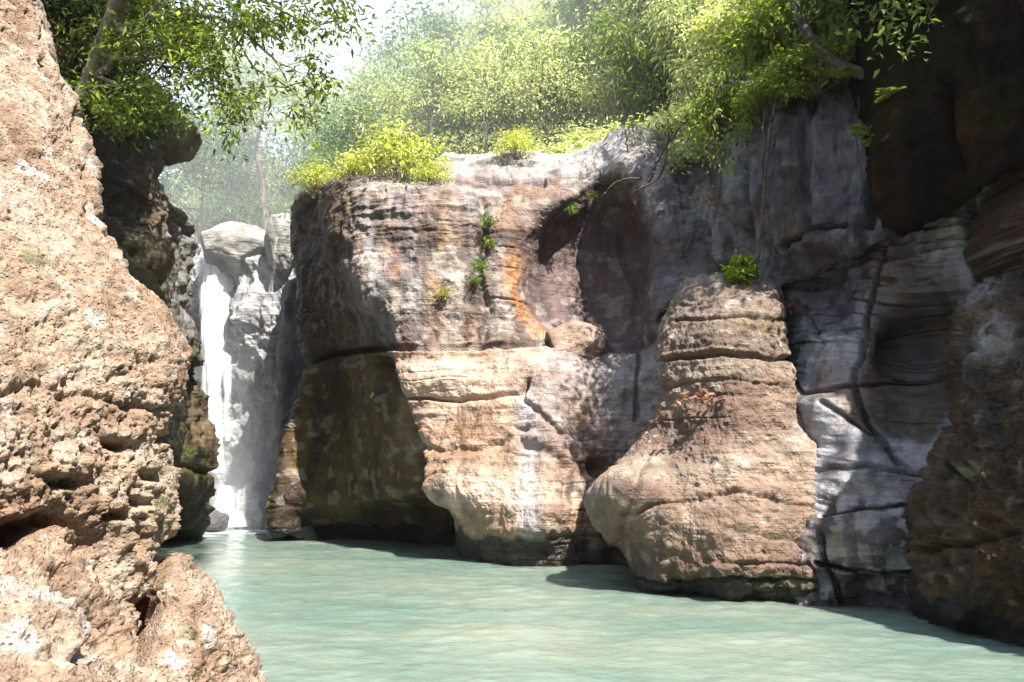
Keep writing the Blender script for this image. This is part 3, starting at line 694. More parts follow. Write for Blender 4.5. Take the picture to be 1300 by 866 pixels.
Q = rock('root_cliff', M_DAMP,
     left=[(908, 120), (912, 200), (914, 280), (902, 352)], right=[(1180, 60), (1175, 180), (1165, 230), (1160, 290)],
     top=[(908, 120), (960, 112), (1040, 98), (1110, 82), (1180, 60)], bottom=[(902, 352), (940, 362), (985, 366), (1020, 352), (1060, 330), (1110, 308), (1160, 290)],
     depth=[(908, 130, 15.5), (912, 250, 15.0), (905, 350, 15.4), (940, 250, 13.7), (940, 350, 14.3), (985, 150, 13.3), (985, 250, 13.1), (985, 350, 13.4), (1050, 120, 13.0), (1050, 220, 12.7), (1050, 300, 12.4), (1110, 120, 12.4), (1110, 200, 12.1), (1110, 285, 11.9), (1170, 100, 12), (1165, 280, 11.6)],
     nu=260, nv=260, disp=d_up, paint=c_up, round_l=14, round_t=8, rad=0.6, back=3, inw=0, sink=-0.02, topback=4)
tag(Q, 'grey vertical rock wall with hanging roots above the diagonal crack', 'cliff')

# ---- black overhang at the upper right; gorge wall beyond is unseen, shaped for shade
def d_ov(fx, fy, P, n):
    d = 0.16 * fbm(P * 0.5 + 12, 4) + 0.05 * fbm(P * 5, 4) + 0.10 * ridged(P * np.array([1.4, 1.4, 0.6]), 4)
    d += groove(fx, fy, [(1205, 110), (1212, 170), (1220, 215)], 7, 0.35)
    return d
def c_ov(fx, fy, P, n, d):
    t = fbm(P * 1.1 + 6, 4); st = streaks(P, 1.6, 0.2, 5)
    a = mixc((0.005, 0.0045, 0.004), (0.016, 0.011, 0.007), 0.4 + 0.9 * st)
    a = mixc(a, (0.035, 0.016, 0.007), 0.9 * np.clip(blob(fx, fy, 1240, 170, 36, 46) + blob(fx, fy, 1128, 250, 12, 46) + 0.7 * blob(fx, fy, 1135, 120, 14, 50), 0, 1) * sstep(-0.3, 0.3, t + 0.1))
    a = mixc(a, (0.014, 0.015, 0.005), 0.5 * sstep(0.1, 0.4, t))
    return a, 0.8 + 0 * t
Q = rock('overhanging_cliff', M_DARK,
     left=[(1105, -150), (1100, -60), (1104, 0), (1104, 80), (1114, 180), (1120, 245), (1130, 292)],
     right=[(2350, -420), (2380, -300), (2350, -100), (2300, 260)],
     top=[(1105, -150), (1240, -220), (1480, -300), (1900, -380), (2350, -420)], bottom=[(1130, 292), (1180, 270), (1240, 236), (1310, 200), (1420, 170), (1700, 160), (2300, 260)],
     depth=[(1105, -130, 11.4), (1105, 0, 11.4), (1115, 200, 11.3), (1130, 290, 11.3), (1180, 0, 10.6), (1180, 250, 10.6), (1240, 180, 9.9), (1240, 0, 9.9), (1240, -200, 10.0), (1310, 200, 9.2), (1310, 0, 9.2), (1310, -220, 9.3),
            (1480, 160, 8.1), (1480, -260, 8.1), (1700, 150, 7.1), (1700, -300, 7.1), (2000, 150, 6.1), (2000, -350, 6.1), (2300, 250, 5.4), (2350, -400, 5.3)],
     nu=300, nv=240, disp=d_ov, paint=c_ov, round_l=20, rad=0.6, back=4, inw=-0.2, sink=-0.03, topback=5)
tag(Q, 'black shaded overhang filling the upper right corner above the grey rock', 'cliff')

# ---- dark wet boulder at the right edge; unseen right part added to shade it
def d_rb(fx, fy, P, n):
    wob = 4 * fbm(P * 1.4 + 3, 3)
    d = 0.16 * fbm(P * 0.8 + 3, 4) + 0.10 * ridged(P * 1.9, 5, 0.62) + 0.05 * fbm(P * 7, 4)
    d += groove(fx, fy + wob, [(1170, 630), (1200, 600), (1215, 590), (1238, 620)], 4, 0.14) + groove(fx, fy + wob, [(1185, 700), (1240, 690), (1300, 680)], 4, 0.12)
    d += groove(fx, fy, [(1215, 540), (1240, 560), (1245, 600)], 4, 0.1) + 0.14 * blob(fx, fy, 1275, 430, 40, 20)
    return d
def c_rb(fx, fy, P, n, d):
    t = fbm(P * 1.1 + 6, 4); s = fbm(P * 4.5, 4)
    a = mixc((0.028, 0.018, 0.012), (0.14, 0.078, 0.035), 0.5 + 0.8 * t + 0.5 * s)
    a = mixc(a, (0.52, 0.51, 0.52), 0.85 * np.clip(blob(fx, fy, 1282, 448, 30, 16, -10) + blob(fx, fy, 1262, 385, 24, 14, -25), 0, 1) * sstep(-0.45, 0.1, s + 0.2))
    a = mixc(a, (0.36, 0.30, 0.17), 0.75 * np.exp(-(pdist(fx, fy, [(1195, 605), (1215, 615), (1262, 600)]) / 8) ** 2) * (0.5 + s))
    a = mixc(a, (0.16, 0.14, 0.035), 0.6 * blob(fx, fy, 1225, 650, 34, 60) * sstep(-0.2, 0.3, s))
    a = mixc(a, (0.20, 0.12, 0.05), 0.7 * blob(fx, fy, 1270, 410, 30, 18))
    a = mixc(a, (0.45, 0.45, 0.47), 0.35 * sstep(0.5, 0.7, s + 0.25 * t))
    return a * 0.5, 0.38 + 0.2 * t
Q = rock('mossy_boulder', M_DAMP,
     left=[(1252, 374), (1238, 396), (1230, 440), (1226, 490), (1214, 540), (1200, 582), (1180, 620), (1172, 660), (1175, 720), (1173, 782)],
     right=[(1800, 20), (1820, 300), (1820, 650), (1800, 960)],
     top=[(1252, 374), (1285, 364), (1320, 335), (1370, 230), (1440, 70), (1560, 20), (1800, 20)], bottom=[(1173, 782), (1200, 791), (1240, 800), (1300, 816), (1440, 850), (1800, 960)],
     depth=[(1255, 376, 9.8), (1300, 362, 9.3), (1360, 290, 8.3), (1430, 120, 7.6), (1560, 60, 6.8), (1800, 60, 5.6), (1235, 440, 9.5), (1290, 440, 8.7), (1400, 450, 7.8), (1220, 540, 9.4), (1280, 560, 8.5), (1400, 600, 7.5), (1180, 640, 9.5), (1230, 640, 8.8), (1300, 680, 8.1), (1185, 720, 9.4), (1240, 740, 8.6), w(1173, 782), w(1200, 791), w(1240, 800), w(1300, 816), w(1440, 850), (1600, 600, 6.3), (1800, 600, 5.3), w(1800, 960)],
     nu=420, nv=420, disp=d_rb, paint=c_rb, round_l=20, round_t=14, rad=0.5, back=3, inw=0, topback=2, wet=0.3)
tag(Q, 'dark mossy brown boulder with a white lichen patch at the right edge of the pool', 'boulder')

# ---- behind the gap: rock the waterfall drops over
def d_fall(fx, fy, P, n):
    d = 0.45 * fbm(P * 0.35 + 2, 4) + 0.22 * ridged(P * np.array([0.9, 0.9, 0.5]) + 1, 5, 0.6) + 0.09 * fbm(P * 3, 4) + beds(P, 0.9, 0.14, 0.4)
    d += 0.5 * sstep(352, 338, fy) * 0 + 0.6 * blob(fx, fy, 330, 350, 40, 14) - 0.7 * sstep(470, 500, fy + (fx - 300) * -0.25)
    d += 0.4 * blob(fx, fy, 320, 410, 18, 40) + 0.3 * blob(fx, fy, 345, 420, 12, 50)
    return d
def c_fall(fx, fy, P, n, d):
    t = fbm(P * 0.8, 4); s = fbm(P * 2.2, 4)
    a = mixc((0.17, 0.165, 0.17), (0.40, 0.395, 0.40), 0.5 + 0.8 * t + 0.5 * s)
    return a, 0.5 + 0.1 * t
Q = rock('waterfall_cliff', M_PALE,
     left=[(150, 295), (150, 450), (160, 560), (170, 668)], right=[(430, 330), (430, 450), (430, 560), (430, 668)],
     top=[(150, 295), (225, 300), (252, 340), (290, 348), (320, 338), (345, 334), (375, 322), (430, 330)], bottom=[(170, 668), (300, 667), (430, 668)],
     depth=[(150, 300, 26.5), (260, 345, 28.4), (290, 350, 28), (350, 340, 27.2), (430, 330, 26), (270, 430, 27.6), (330, 400, 26.6), (360, 440, 26.6), (330, 470, 26.6), (300, 540, 27.2), (350, 560, 27.2), (200, 500, 26), (430, 560, 26), w(170, 668), w(300, 667), w(430, 668)],
     nu=240, nv=300, disp=d_fall, paint=c_fall, round_t=6, rad=0.7, back=3, inw=0, topback=5)
tag(Q, 'grey rock face in the misty gap that the white waterfall runs down', 'cliff')
# dark slab closing the gap on its right
def c_slab(fx, fy, P, n, d):
    t = fbm(P * 0.8, 4); return mixc((0.045, 0.042, 0.05), (0.10, 0.095, 0.10), 0.5 + t), np.full(fx.shape, 0.6)
def d_slab(fx, fy, P, n): return 0.2 * fbm(P * 0.5, 4) + 0.06 * ridged(P * 1.5, 3)
Q = rock('dark_slab', M_WET, left=[(378, 352), (366, 362), (358, 390), (353, 440), (354, 500), (356, 560), (352, 640), (352, 676)],
     right=[(480, 352), (480, 400), (470, 560), (460, 676)], top=[(378, 352), (420, 350), (480, 352)], bottom=[(352, 676), (460, 676)],
     depth=[(375, 310, 24.5), (480, 310, 22.5), (353, 450, 24.8), (470, 450, 22.5), (355, 600, 24), (460, 600, 22.5), w(352, 676), w(460, 676)],
     nu=110, nv=240, disp=d_slab, paint=c_slab, round_l=8, rad=0.6, back=3, inw=0.3, topback=3)
tag(Q, 'narrow dark slab in deep shade between the waterfall and the banded rock wall', 'rock slab')

def c_pale(fx, fy, P, n, d):
    t = fbm(P * 0.9, 4); return mixc((0.19, 0.18, 0.16), (0.38, 0.36, 0.32), 0.5 + t), np.full(fx.shape, 0.7)
Q = boulder('lip_boulder', at(303, 318, 27.2), (1.35, 1.2, 0.98), M_PALE, c_pale, 0.4, 5.0, amp=0.12, n=90)
tag(Q, 'big pale boulder lodged at the top of the waterfall', 'boulder')
Q = boulder('fringed_boulder', at(358, 305, 26.0), (0.55, 0.6, 1.05), M_PALE, c_pale, 0.2, 7.0, amp=0.14, n=90)
tag(Q, 'tall pale boulder wedged between the waterfall lip and the banded wall', 'boulder')
def c_blue(fx, fy, P, n, d):
    t = fbm(P * 1.5, 4); return mixc((0.26, 0.26, 0.27), (0.44, 0.44, 0.45), 0.5 + t), np.full(fx.shape, 0.5)
Q = boulder('plunge_boulder', at(327, 650, 25.2), (0.75, 0.7, 0.85), M_PALE, c_blue, 0.5, 3.0, amp=0.2)
tag(Q, 'pale wedge shaped boulder in the foam below the waterfall', 'boulder')
Q = boulder('plunge_boulder', at(270, 662, 23.8), (0.42, 0.4, 0.3), M_WET, c_slab, 0.5, 9.0, amp=0.2, n=50)
tag(Q, 'low dark boulder left of the foam at the foot of the left cliff', 'boulder')

# ================================================================== GROUND AND WATER
def simple_mat(name, col, rough=0.9, scale=1.5, var=0.4):
    m, nt, out = new_mat(name)
    bs = N(nt, 'ShaderNodeBsdfPrincipled'); bs.inputs['Roughness'].default_value = rough
    tc = N(nt, 'ShaderNodeTexCoord'); n = noise_node(nt, scale, 8, 0.65, tc.outputs['Object'])
    f = maprange(nt, n.outputs[0], 0.3, 0.7, 1 - var, 1 + var)
    vm = N(nt, 'ShaderNodeVectorMath', operation='SCALE'); vm.inputs[0].default_value = col; nt.links.new(f, vm.inputs['Scale'])
    nt.links.new(vm.outputs[0], bs.inputs['Base Color'])
    b = N(nt, 'ShaderNodeBump'); b.inputs['Distance'].default_value = 0.08; nt.links.new(n.outputs[0], b.inputs['Height']); nt.links.new(b.outputs[0], bs.inputs['Normal'])
    nt.links.new(bs.outputs[0], out.inputs[0]); return m

M_SOIL = simple_mat('forest_floor', (0.075, 0.075, 0.03), 0.95, 1.2)
M_BED = simple_mat('river_silt', (0.18, 0.16, 0.12), 0.9, 0.8)
g = mesh_from('river_bed', np.array([[-90, -40, -2.4], [90, -40, -2.4], [90, 140, -2.4], [-90, 140, -2.4]], float), np.array([[0, 1, 2, 3]]))
tag(link('river_bed', g, M_BED), kind='structure')

# wooded slopes above the gorge
EX = [-90, -30, -12, -9.5, -6.5, -5.0, 0, 2.4, 3.6, 4.8, 7, 12, 90]
EY = [26, 26, 28, 30.0, 29.8, 24.5, 22.2, 21.8, 20.8, 16.5, 14.8, 12, 12]
EZ = [10, 9, 8.6, 8.6, 8.6, 8.3, 8.7, 9.3, 8.9, 8.0, 8.2, 9.0, 12]
SLP = [0.5, 0.4, 0.22, 0.16, 0.16, 0.30, 0.62, 0.70, 0.72, 0.75, 0.8, 0.8, 0.8]
def hill(x, y):
    x = np.asarray(x, float); y = np.asarray(y, float)
    e = np.interp(x, EX, EY); z0 = np.interp(x, EX, EZ); s = np.interp(x, EX, SLP)
    d = np.maximum(y - e, 0)
    q = np.stack([x * 0.12, y * 0.12, 0 * x], -1)
    return z0 + s * d * np.exp(-d / 90) + 1.2 * sstep(0, 6, d) * fbm(q, 3)
xs = np.concatenate([np.linspace(-90, -16, 30), np.linspace(-15, 15, 120), np.linspace(16, 90, 30)])
ss = np.concatenate([[0, 0.003, 0.006], np.linspace(0.01, 1, 130) ** 1.6])
XX, SS = np.meshgrid(xs, ss); EE = np.interp(XX, EX, EY); YY = EE + SS * (135 - EE)
ZZ = hill(XX, YY); ZZ[0] -= 1.0
g = mesh_from('hillside', np.stack([XX, YY, ZZ], -1).reshape(-1, 3), grid_faces(*XX.shape)[:, ::-1])
tag(link('hillside', g, M_SOIL), kind='structure')
# left bank shelf that carries the overhanging tree
lx = np.linspace(-90, -9.0, 60); ly = np.linspace(17, 27, 40); LX, LY = np.meshgrid(lx, ly)
LZ = 12.6 + 0.06 * (-9 - LX) + 0.5 * fbm(np.stack([LX * .2, LY * .2, 0 * LX], -1), 3)
LX2 = LX - np.interp(LY, [17, 22, 27], [0.6, 3.2, 6.0])
g = mesh_from('left_bank', np.stack([LX2, LY, LZ], -1).reshape(-1, 3), grid_faces(*LX.shape)[:, ::-1])
tag(link('left_bank', g, M_SOIL), kind='structure')

# the gorge goes on behind the viewpoint: unseen walls added to cut sky light
gp = crom(np.array([(10.5, 5), (10.5, -4), (10, -14), (4, -23), (-5, -23), (-10, -14), (-9, -4), (-6.5, 3)], float), 160)
gh = np.interp(np.arange(160), [0, 30, 60, 80, 110, 159], [10.5, 10.5, 12, 15, 15, 12])
vz = np.linspace(0, 1, 60)[:, None]
cen = np.array([0.5, -8.0]); outw = gp - cen; outw /= np.linalg.norm(outw, axis=1)[:, None]
GP = np.stack([gp[None, :, 0] + outw[None, :, 0] * (vz * 2.2), gp[None, :, 1] + outw[None, :, 1] * (vz * 2.2), -2.4 + vz * (gh[None] + 2.4)], -1)
GP[..., :2] += outw[None] * (0.9 * fbm(GP * 0.25, 4) + 0.3 * ridged(GP * 0.8, 3))[..., None]
g = mesh_from('unseen_gorge_side', GP.reshape(-1, 3), grid_faces(60, 160))
tag(link('unseen_gorge_side', g, simple_mat('mossy_gorge_side', (0.06, 0.055, 0.035), 0.9, 0.9)), kind='structure')

FALL = at(292, 662, 26.0)
def wave(P):
    q = np.stack([P[..., 0] * 0.8, P[..., 1] * 1.15, 0 * P[..., 0]], -1)
    wz = 0.020 * fbm(q * 1.1, 3) + 0.012 * fbm(q * 3.1 + 11, 3, 0.6)
    r = np.hypot(P[..., 0] - FALL[0], P[..., 1] - FALL[1])
    return wz * (1 + 2.2 * np.exp(-(r / 3.0) ** 2))
n1 = 560
ly = 1.2 * (33 / 1.2) ** np.linspace(0, 1, n1)
lu = np.linspace(-1.25, 1.1, 520)
WX = lu[None] * (ly[:, None] * 0.72 + 1.5); WY = np.repeat(ly[:, None], len(lu), 1)
WP = np.stack([WX, WY, 0 * WX], -1); WP[..., 2] = wave(WP)
r = np.hypot(WX - FALL[0], WY - FALL[1] + 0.6)
fo = sstep(3.0, 1.0, r + 0.8 * fbm(WP * 1.3, 4)) + 0.75 * sstep(5.5, 0.6, r) * sstep(0.12, 0.4, fbm(WP * np.array([0.9, 2.2, 1]) + 5, 4))
fo = np.clip(fo, 0, 1)
me = mesh_from('river', WP.reshape(-1, 3), grid_faces(*WX.shape)[:, ::-1], np.repeat(fo.reshape(-1, 1), 3, 1))
m, nt, out = new_mat('milky_river_water')
bs = N(nt, 'ShaderNodeBsdfPrincipled'); nt.links.new(bs.outputs[0], out.inputs[0])
tc = N(nt, 'ShaderNodeTexCoord')
mp = N(nt, 'ShaderNodeMapping'); mp.inputs['Scale'].default_value = (0.55, 1.0, 1.0); mp.inputs['Rotation'].default_value = (0, 0, 0.15); nt.links.new(tc.outputs['Object'], mp.inputs['Vector'])
big = noise_node(nt, 0.45, 4, 0.5, mp.outputs[0])
cr = N(nt, 'ShaderNodeValToRGB'); e = cr.color_ramp.elements
e[0].position = 0.30; e[0].color = (0.10, 0.165, 0.14, 1); e[1].position = 0.70; e[1].color = (0.20, 0.225, 0.175, 1)
nt.links.new(big.outputs[0], cr.inputs[0])
fa = N(nt, 'ShaderNodeAttribute', attribute_name='albedo')
mx = N(nt, 'ShaderNodeMix', data_type='RGBA'); nt.links.new(fa.outputs['Fac'], mx.inputs['Factor'])
nt.links.new(cr.outputs[0], mx.inputs['A']); mx.inputs['B'].default_value = (0.82, 0.86, 0.86, 1)
nt.links.new(mx.outputs['Result'], bs.inputs['Base Color'])
ro = maprange(nt, fa.outputs['Fac'], 0, 1, 0.09, 0.8); nt.links.new(ro, bs.inputs['Roughness'])
bs.inputs['IOR'].default_value = 1.33; bs.inputs['Specular IOR Level'].default_value = 0.75
bs.inputs['Subsurface Weight'].default_value = 0.85; bs.inputs['Subsurface Radius'].default_value = (0.6, 1.0, 0.9); bs.inputs['Subsurface Scale'].default_value = 0.45
mp2 = N(nt, 'ShaderNodeMapping'); mp2.inputs['Scale'].default_value = (0.75, 1.25, 1.0); nt.links.new(tc.outputs['Object'], mp2.inputs['Vector'])
w1 = noise_node(nt, 5.0, 5, 0.6, mp2.outputs[0], 0.6); w2 = noise_node(nt, 19.0, 3, 0.6, mp2.outputs[0], 0.3)
ad = N(nt, 'ShaderNodeMath', operation='MULTIPLY_ADD'); nt.links.new(w2.outputs[0], ad.inputs[0]); ad.inputs[1].default_value = 0.4; nt.links.new(w1.outputs[0], ad.inputs[2])
b = N(nt, 'ShaderNodeBump'); b.inputs['Distance'].default_value = 0.02; nt.links.new(ad.outputs[0], b.inputs['Height']); nt.links.new(b.outputs[0], bs.inputs['Normal'])
tag(link('river', me, m), kind='structure')

# ================================================================== WATERFALL
mw, nt, out = new_mat('falling_water')
bs = N(nt, 'ShaderNodeBsdfPrincipled'); bs.inputs['Base Color'].default_value = (0.88, 0.90, 0.92, 1); bs.inputs['Roughness'].default_value = 0.45
tr = N(nt, 'ShaderNodeBsdfTransparent'); tl = N(nt, 'ShaderNodeBsdfTranslucent'); tl.inputs['Color'].default_value = (0.85, 0.9, 0.92, 1)
m1 = N(nt, 'ShaderNodeMixShader'); m1.inputs[0].default_value = 0.3; nt.links.new(bs.outputs[0], m1.inputs[1]); nt.links.new(tl.outputs[0], m1.inputs[2])
m2 = N(nt, 'ShaderNodeMixShader')
tc = N(nt, 'ShaderNodeTexCoord'); mp = N(nt, 'ShaderNodeMapping'); mp.inputs['Scale'].default_value = (3.2, 3.2, 0.28); nt.links.new(tc.outputs['Object'], mp.inputs['Vector'])
nz = noise_node(nt, 1.6, 7, 0.65, mp.outputs[0], 0.4)
dn = N(nt, 'ShaderNodeAttribute', attribute_name='rough')
sm = N(nt, 'ShaderNodeMath', operation='ADD'); nt.links.new(nz.outputs[0], sm.inputs[0]); nt.links.new(dn.outputs['Fac'], sm.inputs[1])
al = maprange(nt, sm.outputs[0], 0.88, 1.22, 0, 1)
b = N(nt, 'ShaderNodeBump'); b.inputs['Distance'].default_value = 0.12; nt.links.new(nz.outputs[0], b.inputs['Height']); nt.links.new(b.outputs[0], bs.inputs['Normal'])
nt.links.new(al, m2.inputs[0]); nt.links.new(tr.outputs[0], m2.inputs[1]); nt.links.new(m1.outputs[0], m2.inputs[2]); nt.links.new(m2.outputs[0], out.inputs[0])
def sheet(name, edge_l, edge_r, Ytop, Ybot, parent, nu=60, nv=200, seed=0.0, dens=0.6, bulge=0.35):
    L, Rr = crom(edge_l, nv), crom(edge_r, nv)
    u = np.linspace(0, 1, nu)[None, :, None]
    C = L[:, None] * (1 - u) + Rr[:, None] * u
    v = np.linspace(0, 1, nv)[:, None]
    Y = Ytop + (Ybot - Ytop) * v + 0 * u[..., 0]
    P = at(C[..., 0], C[..., 1], Y)
    uu = u[..., 0] + 0 * v
    P[..., 1] -= bulge * np.sin(uu * math.pi) + 0.18 * fbm(np.stack([P[..., 0] * 2.5, 0 * P[..., 0] + seed, P[..., 2] * 0.25], -1), 4)
    edge = np.minimum(uu, 1 - uu)
    al = dens * sstep(0.0, 0.28, edge + 0.05 * fbm(P * np.array([2, 2, .5]), 3)) + 0.25 * 1
    me = mesh_from(name, P.reshape(-1, 3), grid_faces(nv, nu), None, al)
    return link(name, me, mw, parent)
wf = empty('waterfall', tuple(FALL)); tag(wf, 'tall white waterfall pouring through the gap between the left cliff and the banded wall', 'waterfall')
def under(o, root):
    o.parent = root; o.matrix_parent_inverse = root.matrix_world.inverted() if False else o.matrix_parent_inverse
    o.location = -Vector(root.location)
o = sheet('main_stream', [(248, 326), (248, 380), (250, 450), (256, 520), (262, 600)], [(306, 344), (303, 372), (293, 430), (289, 500), (291, 600)], 27.2, 26.2, wf, dens=0.46); under(o, wf)
o = sheet('front_stream', [(250, 332), (252, 390), (258, 450), (264, 520), (268, 600)], [(296, 342), (286, 380), (280, 440), (281, 510), (284, 600)], 26.9, 25.9, wf, dens=0.42, seed=21); under(o, wf)
o = sheet('lip_stream', [(255, 330), (262, 345), (264, 360)], [(308, 344), (306, 352), (298, 372)], 27.5, 26.9, wf, nv=60, seed=4, dens=0.6, bulge=0.2); under(o, wf)
o = sheet('side_stream', [(278, 440), (282, 500), (283, 560)], [(297, 455), (296, 500), (295, 560)], 26.4, 26.1, wf, nu=24, seed=8, dens=0.36, bulge=0.1); under(o, wf)
o = sheet('lower_cascade', [(276, 612), (270, 640), (262, 668)], [(304, 618), (312, 640), (326, 668)], 25.6, 24.4, wf, nv=80, seed=2, dens=0.6, bulge=0.35); under(o, wf)
o = sheet('ledge_trickle', [(346, 300), (345, 330), (338, 372)], [(354, 300), (353, 330), (352, 372)], 25.0, 25.2, wf, nu=20, nv=60, seed=6, dens=0.25, bulge=0.1); under(o, wf)
V, Fc = [], []
for k_ in range(5):
    x0 = 682 + k_ * 2.4 + rng.normal(0, .5)
    pth = np.array([at(x0 + rng.normal(0, .4), y, Y) for y, Y in ((420, 17.45), (430, 17.2), (439, 16.95), (446 + rng.uniform(0, 6), 16.72))])
    tube(crom(pth, 14), np.linspace(.004, .009, 14) * rng.uniform(.5, 1.2), 5, V, Fc)
tr_ = link('wall_trickle', mesh_from('wall_trickle', np.concatenate(V), np.concatenate(Fc), None, np.full(sum(len(v_) for v_ in V), .52)), mw)
tag(tr_, 'thin white trickle of water spilling over the ledge beside the rounded brown boulder', 'trickle')

# ================================================================== PLANTS
M_LEAF = leaf_material('leaf_green', 0.45, 0.42)
M_BARK = bark_material('bark', (0.10, 0.075, 0.05), (0.26, 0.21, 0.15))
M_BARKD = bark_material('dark_bark', (0.025, 0.02, 0.017), (0.09, 0.068, 0.05))
M_ROOT = bark_material('root_bark', (0.03, 0.018, 0.014), (0.11, 0.07, 0.05), 20)

def bez(a, b, sag=0.0, n=8, wob=0.08):
    a, b = np.asarray(a, float), np.asarray(b, float); t = np.linspace(0, 1, n)[:, None]
    L = np.linalg.norm(b - a)
    p = a + (b - a) * t; p[:, 2] += sag * L * 4 * t[:, 0] * (1 - t[:, 0])
    j = rng.normal(0, wob * L / 3, (n, 3)); j[0] = 0; j = np.cumsum(j, 0) * 0.5
    return p + j * np.sin(t * math.pi / 1.4)

def cluster_leaves(tips, per, spread, flat=0.6, L=0.2, Wd=0.09, col=(0.1, 0.14, 0.03), hang=0.3, lv=0.25, var=0.25, yel=0.15):
    tips = np.asarray(tips); n = len(tips) * per
    C = np.repeat(tips, per, 0); off = rng.normal(0, 1, (n, 3)) * spread; off[:, 2] *= flat
    C = C + off
    D = rand_dirs(n) * np.array([1, 1, 0.5]) + off / (spread + 1e-6) * 0.35; D[:, 2] -= hang
    S = rand_dirs(n) * np.array([1, 1, 0.35])
    ln = L * np.exp(rng.normal(0, lv, n)); wd = Wd * np.exp(rng.normal(0, lv, n))
    tint = np.repeat(np.exp(rng.normal(0, 0.30, len(tips))), per)
    return C, D, S, ln, wd, leaf_colours(n, col, var, yel) * tint[:, None]

def make_tree(h=8.0, cr=2.6, clear=0.35, per=70, spread=0.42, L=0.2, Wd=0.1, col=(0.10, 0.14, 0.03), hang=0.3, trunk_r=0.13, limbs=13, name='tree', flat=0.55, bark=None, lean=0.06, yel=0.15):
    root = empty(name)
    V, Fc = [], []
    top = np.array([rng.normal(0, lean * h), rng.normal(0, lean * h), h * 0.93])
    tp = bez((0, 0, -0.6), top, 0, 14, 0.05); tube(tp, np.linspace(trunk_r, trunk_r * 0.25, 14), 8, V, Fc)
    tips = []
    for i in range(limbs):
        f = clear + (0.98 - clear) * (i + rng.random()) / limbs
        k = int(f * 13); a = tp[min(k, 13)]
        an = i * 2.4 + rng.normal(0, 0.4)
        rr = cr * (0.55 + 0.55 * math.sin(math.pi * min(1, (f - clear) / (1 - clear) * 0.8 + 0.2))) * rng.uniform(0.75, 1.15)
        b = a + np.array([math.cos(an) * rr, math.sin(an) * rr, rr * rng.uniform(0.15, 0.55)])
        lp = bez(a, b, 0.06, 8, 0.08); tube(lp, np.linspace(trunk_r * 0.42, trunk_r * 0.1, 8), 5, V, Fc)
        tips.append(lp[-1])
        for j in range(5):
            s = lp[rng.integers(3, 8)]
            e = s + rand_dirs(1, 0.25)[0] * rr * rng.uniform(0.25, 0.5)
            sp_ = bez(s, e, 0.03, 5, 0.1); tube(sp_, np.linspace(trunk_r * 0.14, trunk_r * 0.05, 5), 4, V, Fc)
            tips += [sp_[-1], sp_[3]]
    tips += [tp[-1], tp[-2]]
    me = mesh_from('trunk', np.concatenate(V), np.concatenate(Fc)); link('trunk', me, bark or M_BARK, root)
    me = leaf_mesh('foliage', *cluster_leaves(tips, per, spread * cr / 2.6, flat, L, Wd, col, hang, yel=yel)); link('foliage', me, M_LEAF, root)
    return root

def make_bamboo(h=8.0, n=20, per=260, col=(0.13, 0.17, 0.035), spread=2.6, name='bamboo', L=0.32, Wd=0.085):
    root = empty(name); V, Fc = [], []; C = []; Dd = []; TT = []
    for i in range(n):
        an = rng.random() * 6.28; b0 = np.array([math.cos(an), math.sin(an), 0]) * 0.4 * rng.random()
        hh = h * rng.uniform(0.65, 1.05); rr = spread * rng.uniform(0.3, 1.0)
        t = np.linspace(0, 1, 16)[:, None]
        dirn = np.array([math.cos(an), math.sin(an), 0])
        p = b0 + dirn * rr * t ** 2.1 + np.array([0, 0, 1]) * hh * (t - 0.30 * t ** 4)
        p[0, 2] = -0.4
        tube(p, np.linspace(0.035, 0.008, 16), 5, V, Fc)
        nn = max(4, per // 16)
        k = rng.uniform(0.2, 1.0, nn) ** 0.8 * 15; i0 = np.minimum(k.astype(int), 14); f = (k - i0)[:, None]
        q = p[i0] * (1 - f) + p[i0 + 1] * f
        q = q + rand_dirs(nn) * rng.uniform(0.05, 0.8, (nn, 1)) * np.array([1, 1, 0.4])
        q = np.repeat(q, 16, 0); off = rng.normal(0, 0.16, q.shape)
        C.append(q + off); Dd.append(off * 3.5 + dirn * 0.25 + np.array([0, 0, -0.35])); TT.append(np.repeat(np.exp(rng.normal(0, .32, nn)), 16))
    C = np.concatenate(C); Dd = np.concatenate(Dd) + rand_dirs(len(C)) * 0.6; m_ = len(C); TT = np.concatenate(TT)
    me = mesh_from('culms', np.concatenate(V), np.concatenate(Fc)); link('culms', me, M_CULM, root)
    me = leaf_mesh('foliage', C, Dd, rand_dirs(m_) * np.array([1, 1, .3]), L * np.exp(rng.normal(0, .25, m_)), Wd * np.exp(rng.normal(0, .2, m_)), leaf_colours(m_, col, .22, .2) * TT[:, None], droop=0.25)
    link('foliage', me, M_LEAF, root); return root
M_CULM = bark_material('bamboo_culm', (0.10, 0.12, 0.04), (0.22, 0.20, 0.09))

def make_shrub(r=0.8, h=1.0, n=40, per=50, col=(0.19, 0.19, 0.025), L=0.10, Wd=0.055, name='shrub', spread=0.13, hang=0.1, yel=0.3, stem=0.014):
    root = empty(name); V, Fc = [], []; tips = []
    for i in range(n):
        an = rng.random() * 6.28; rr = r * math.sqrt(rng.random()); hz = h * math.sqrt(max(0.05, 1 - (rr / r) ** 2)) * rng.uniform(0.5, 1.0)
        e = np.array([math.cos(an) * rr, math.sin(an) * rr, hz])
        p = bez((e[0] * .15, e[1] * .15, -0.15), e, 0.05, 6, 0.08); tube(p, np.linspace(stem, stem * 0.3, 6), 4, V, Fc)
        tips += [p[-1], p[-2] * 0.6 + p[-1] * 0.4]
    me = mesh_from('stems', np.concatenate(V), np.concatenate(Fc)); link('stems', me, M_BARK, root)
    me = leaf_mesh('foliage', *cluster_leaves(tips, per, spread, 0.7, L, Wd, col, hang, yel=yel)); link('foliage', me, M_LEAF, root)
    return root

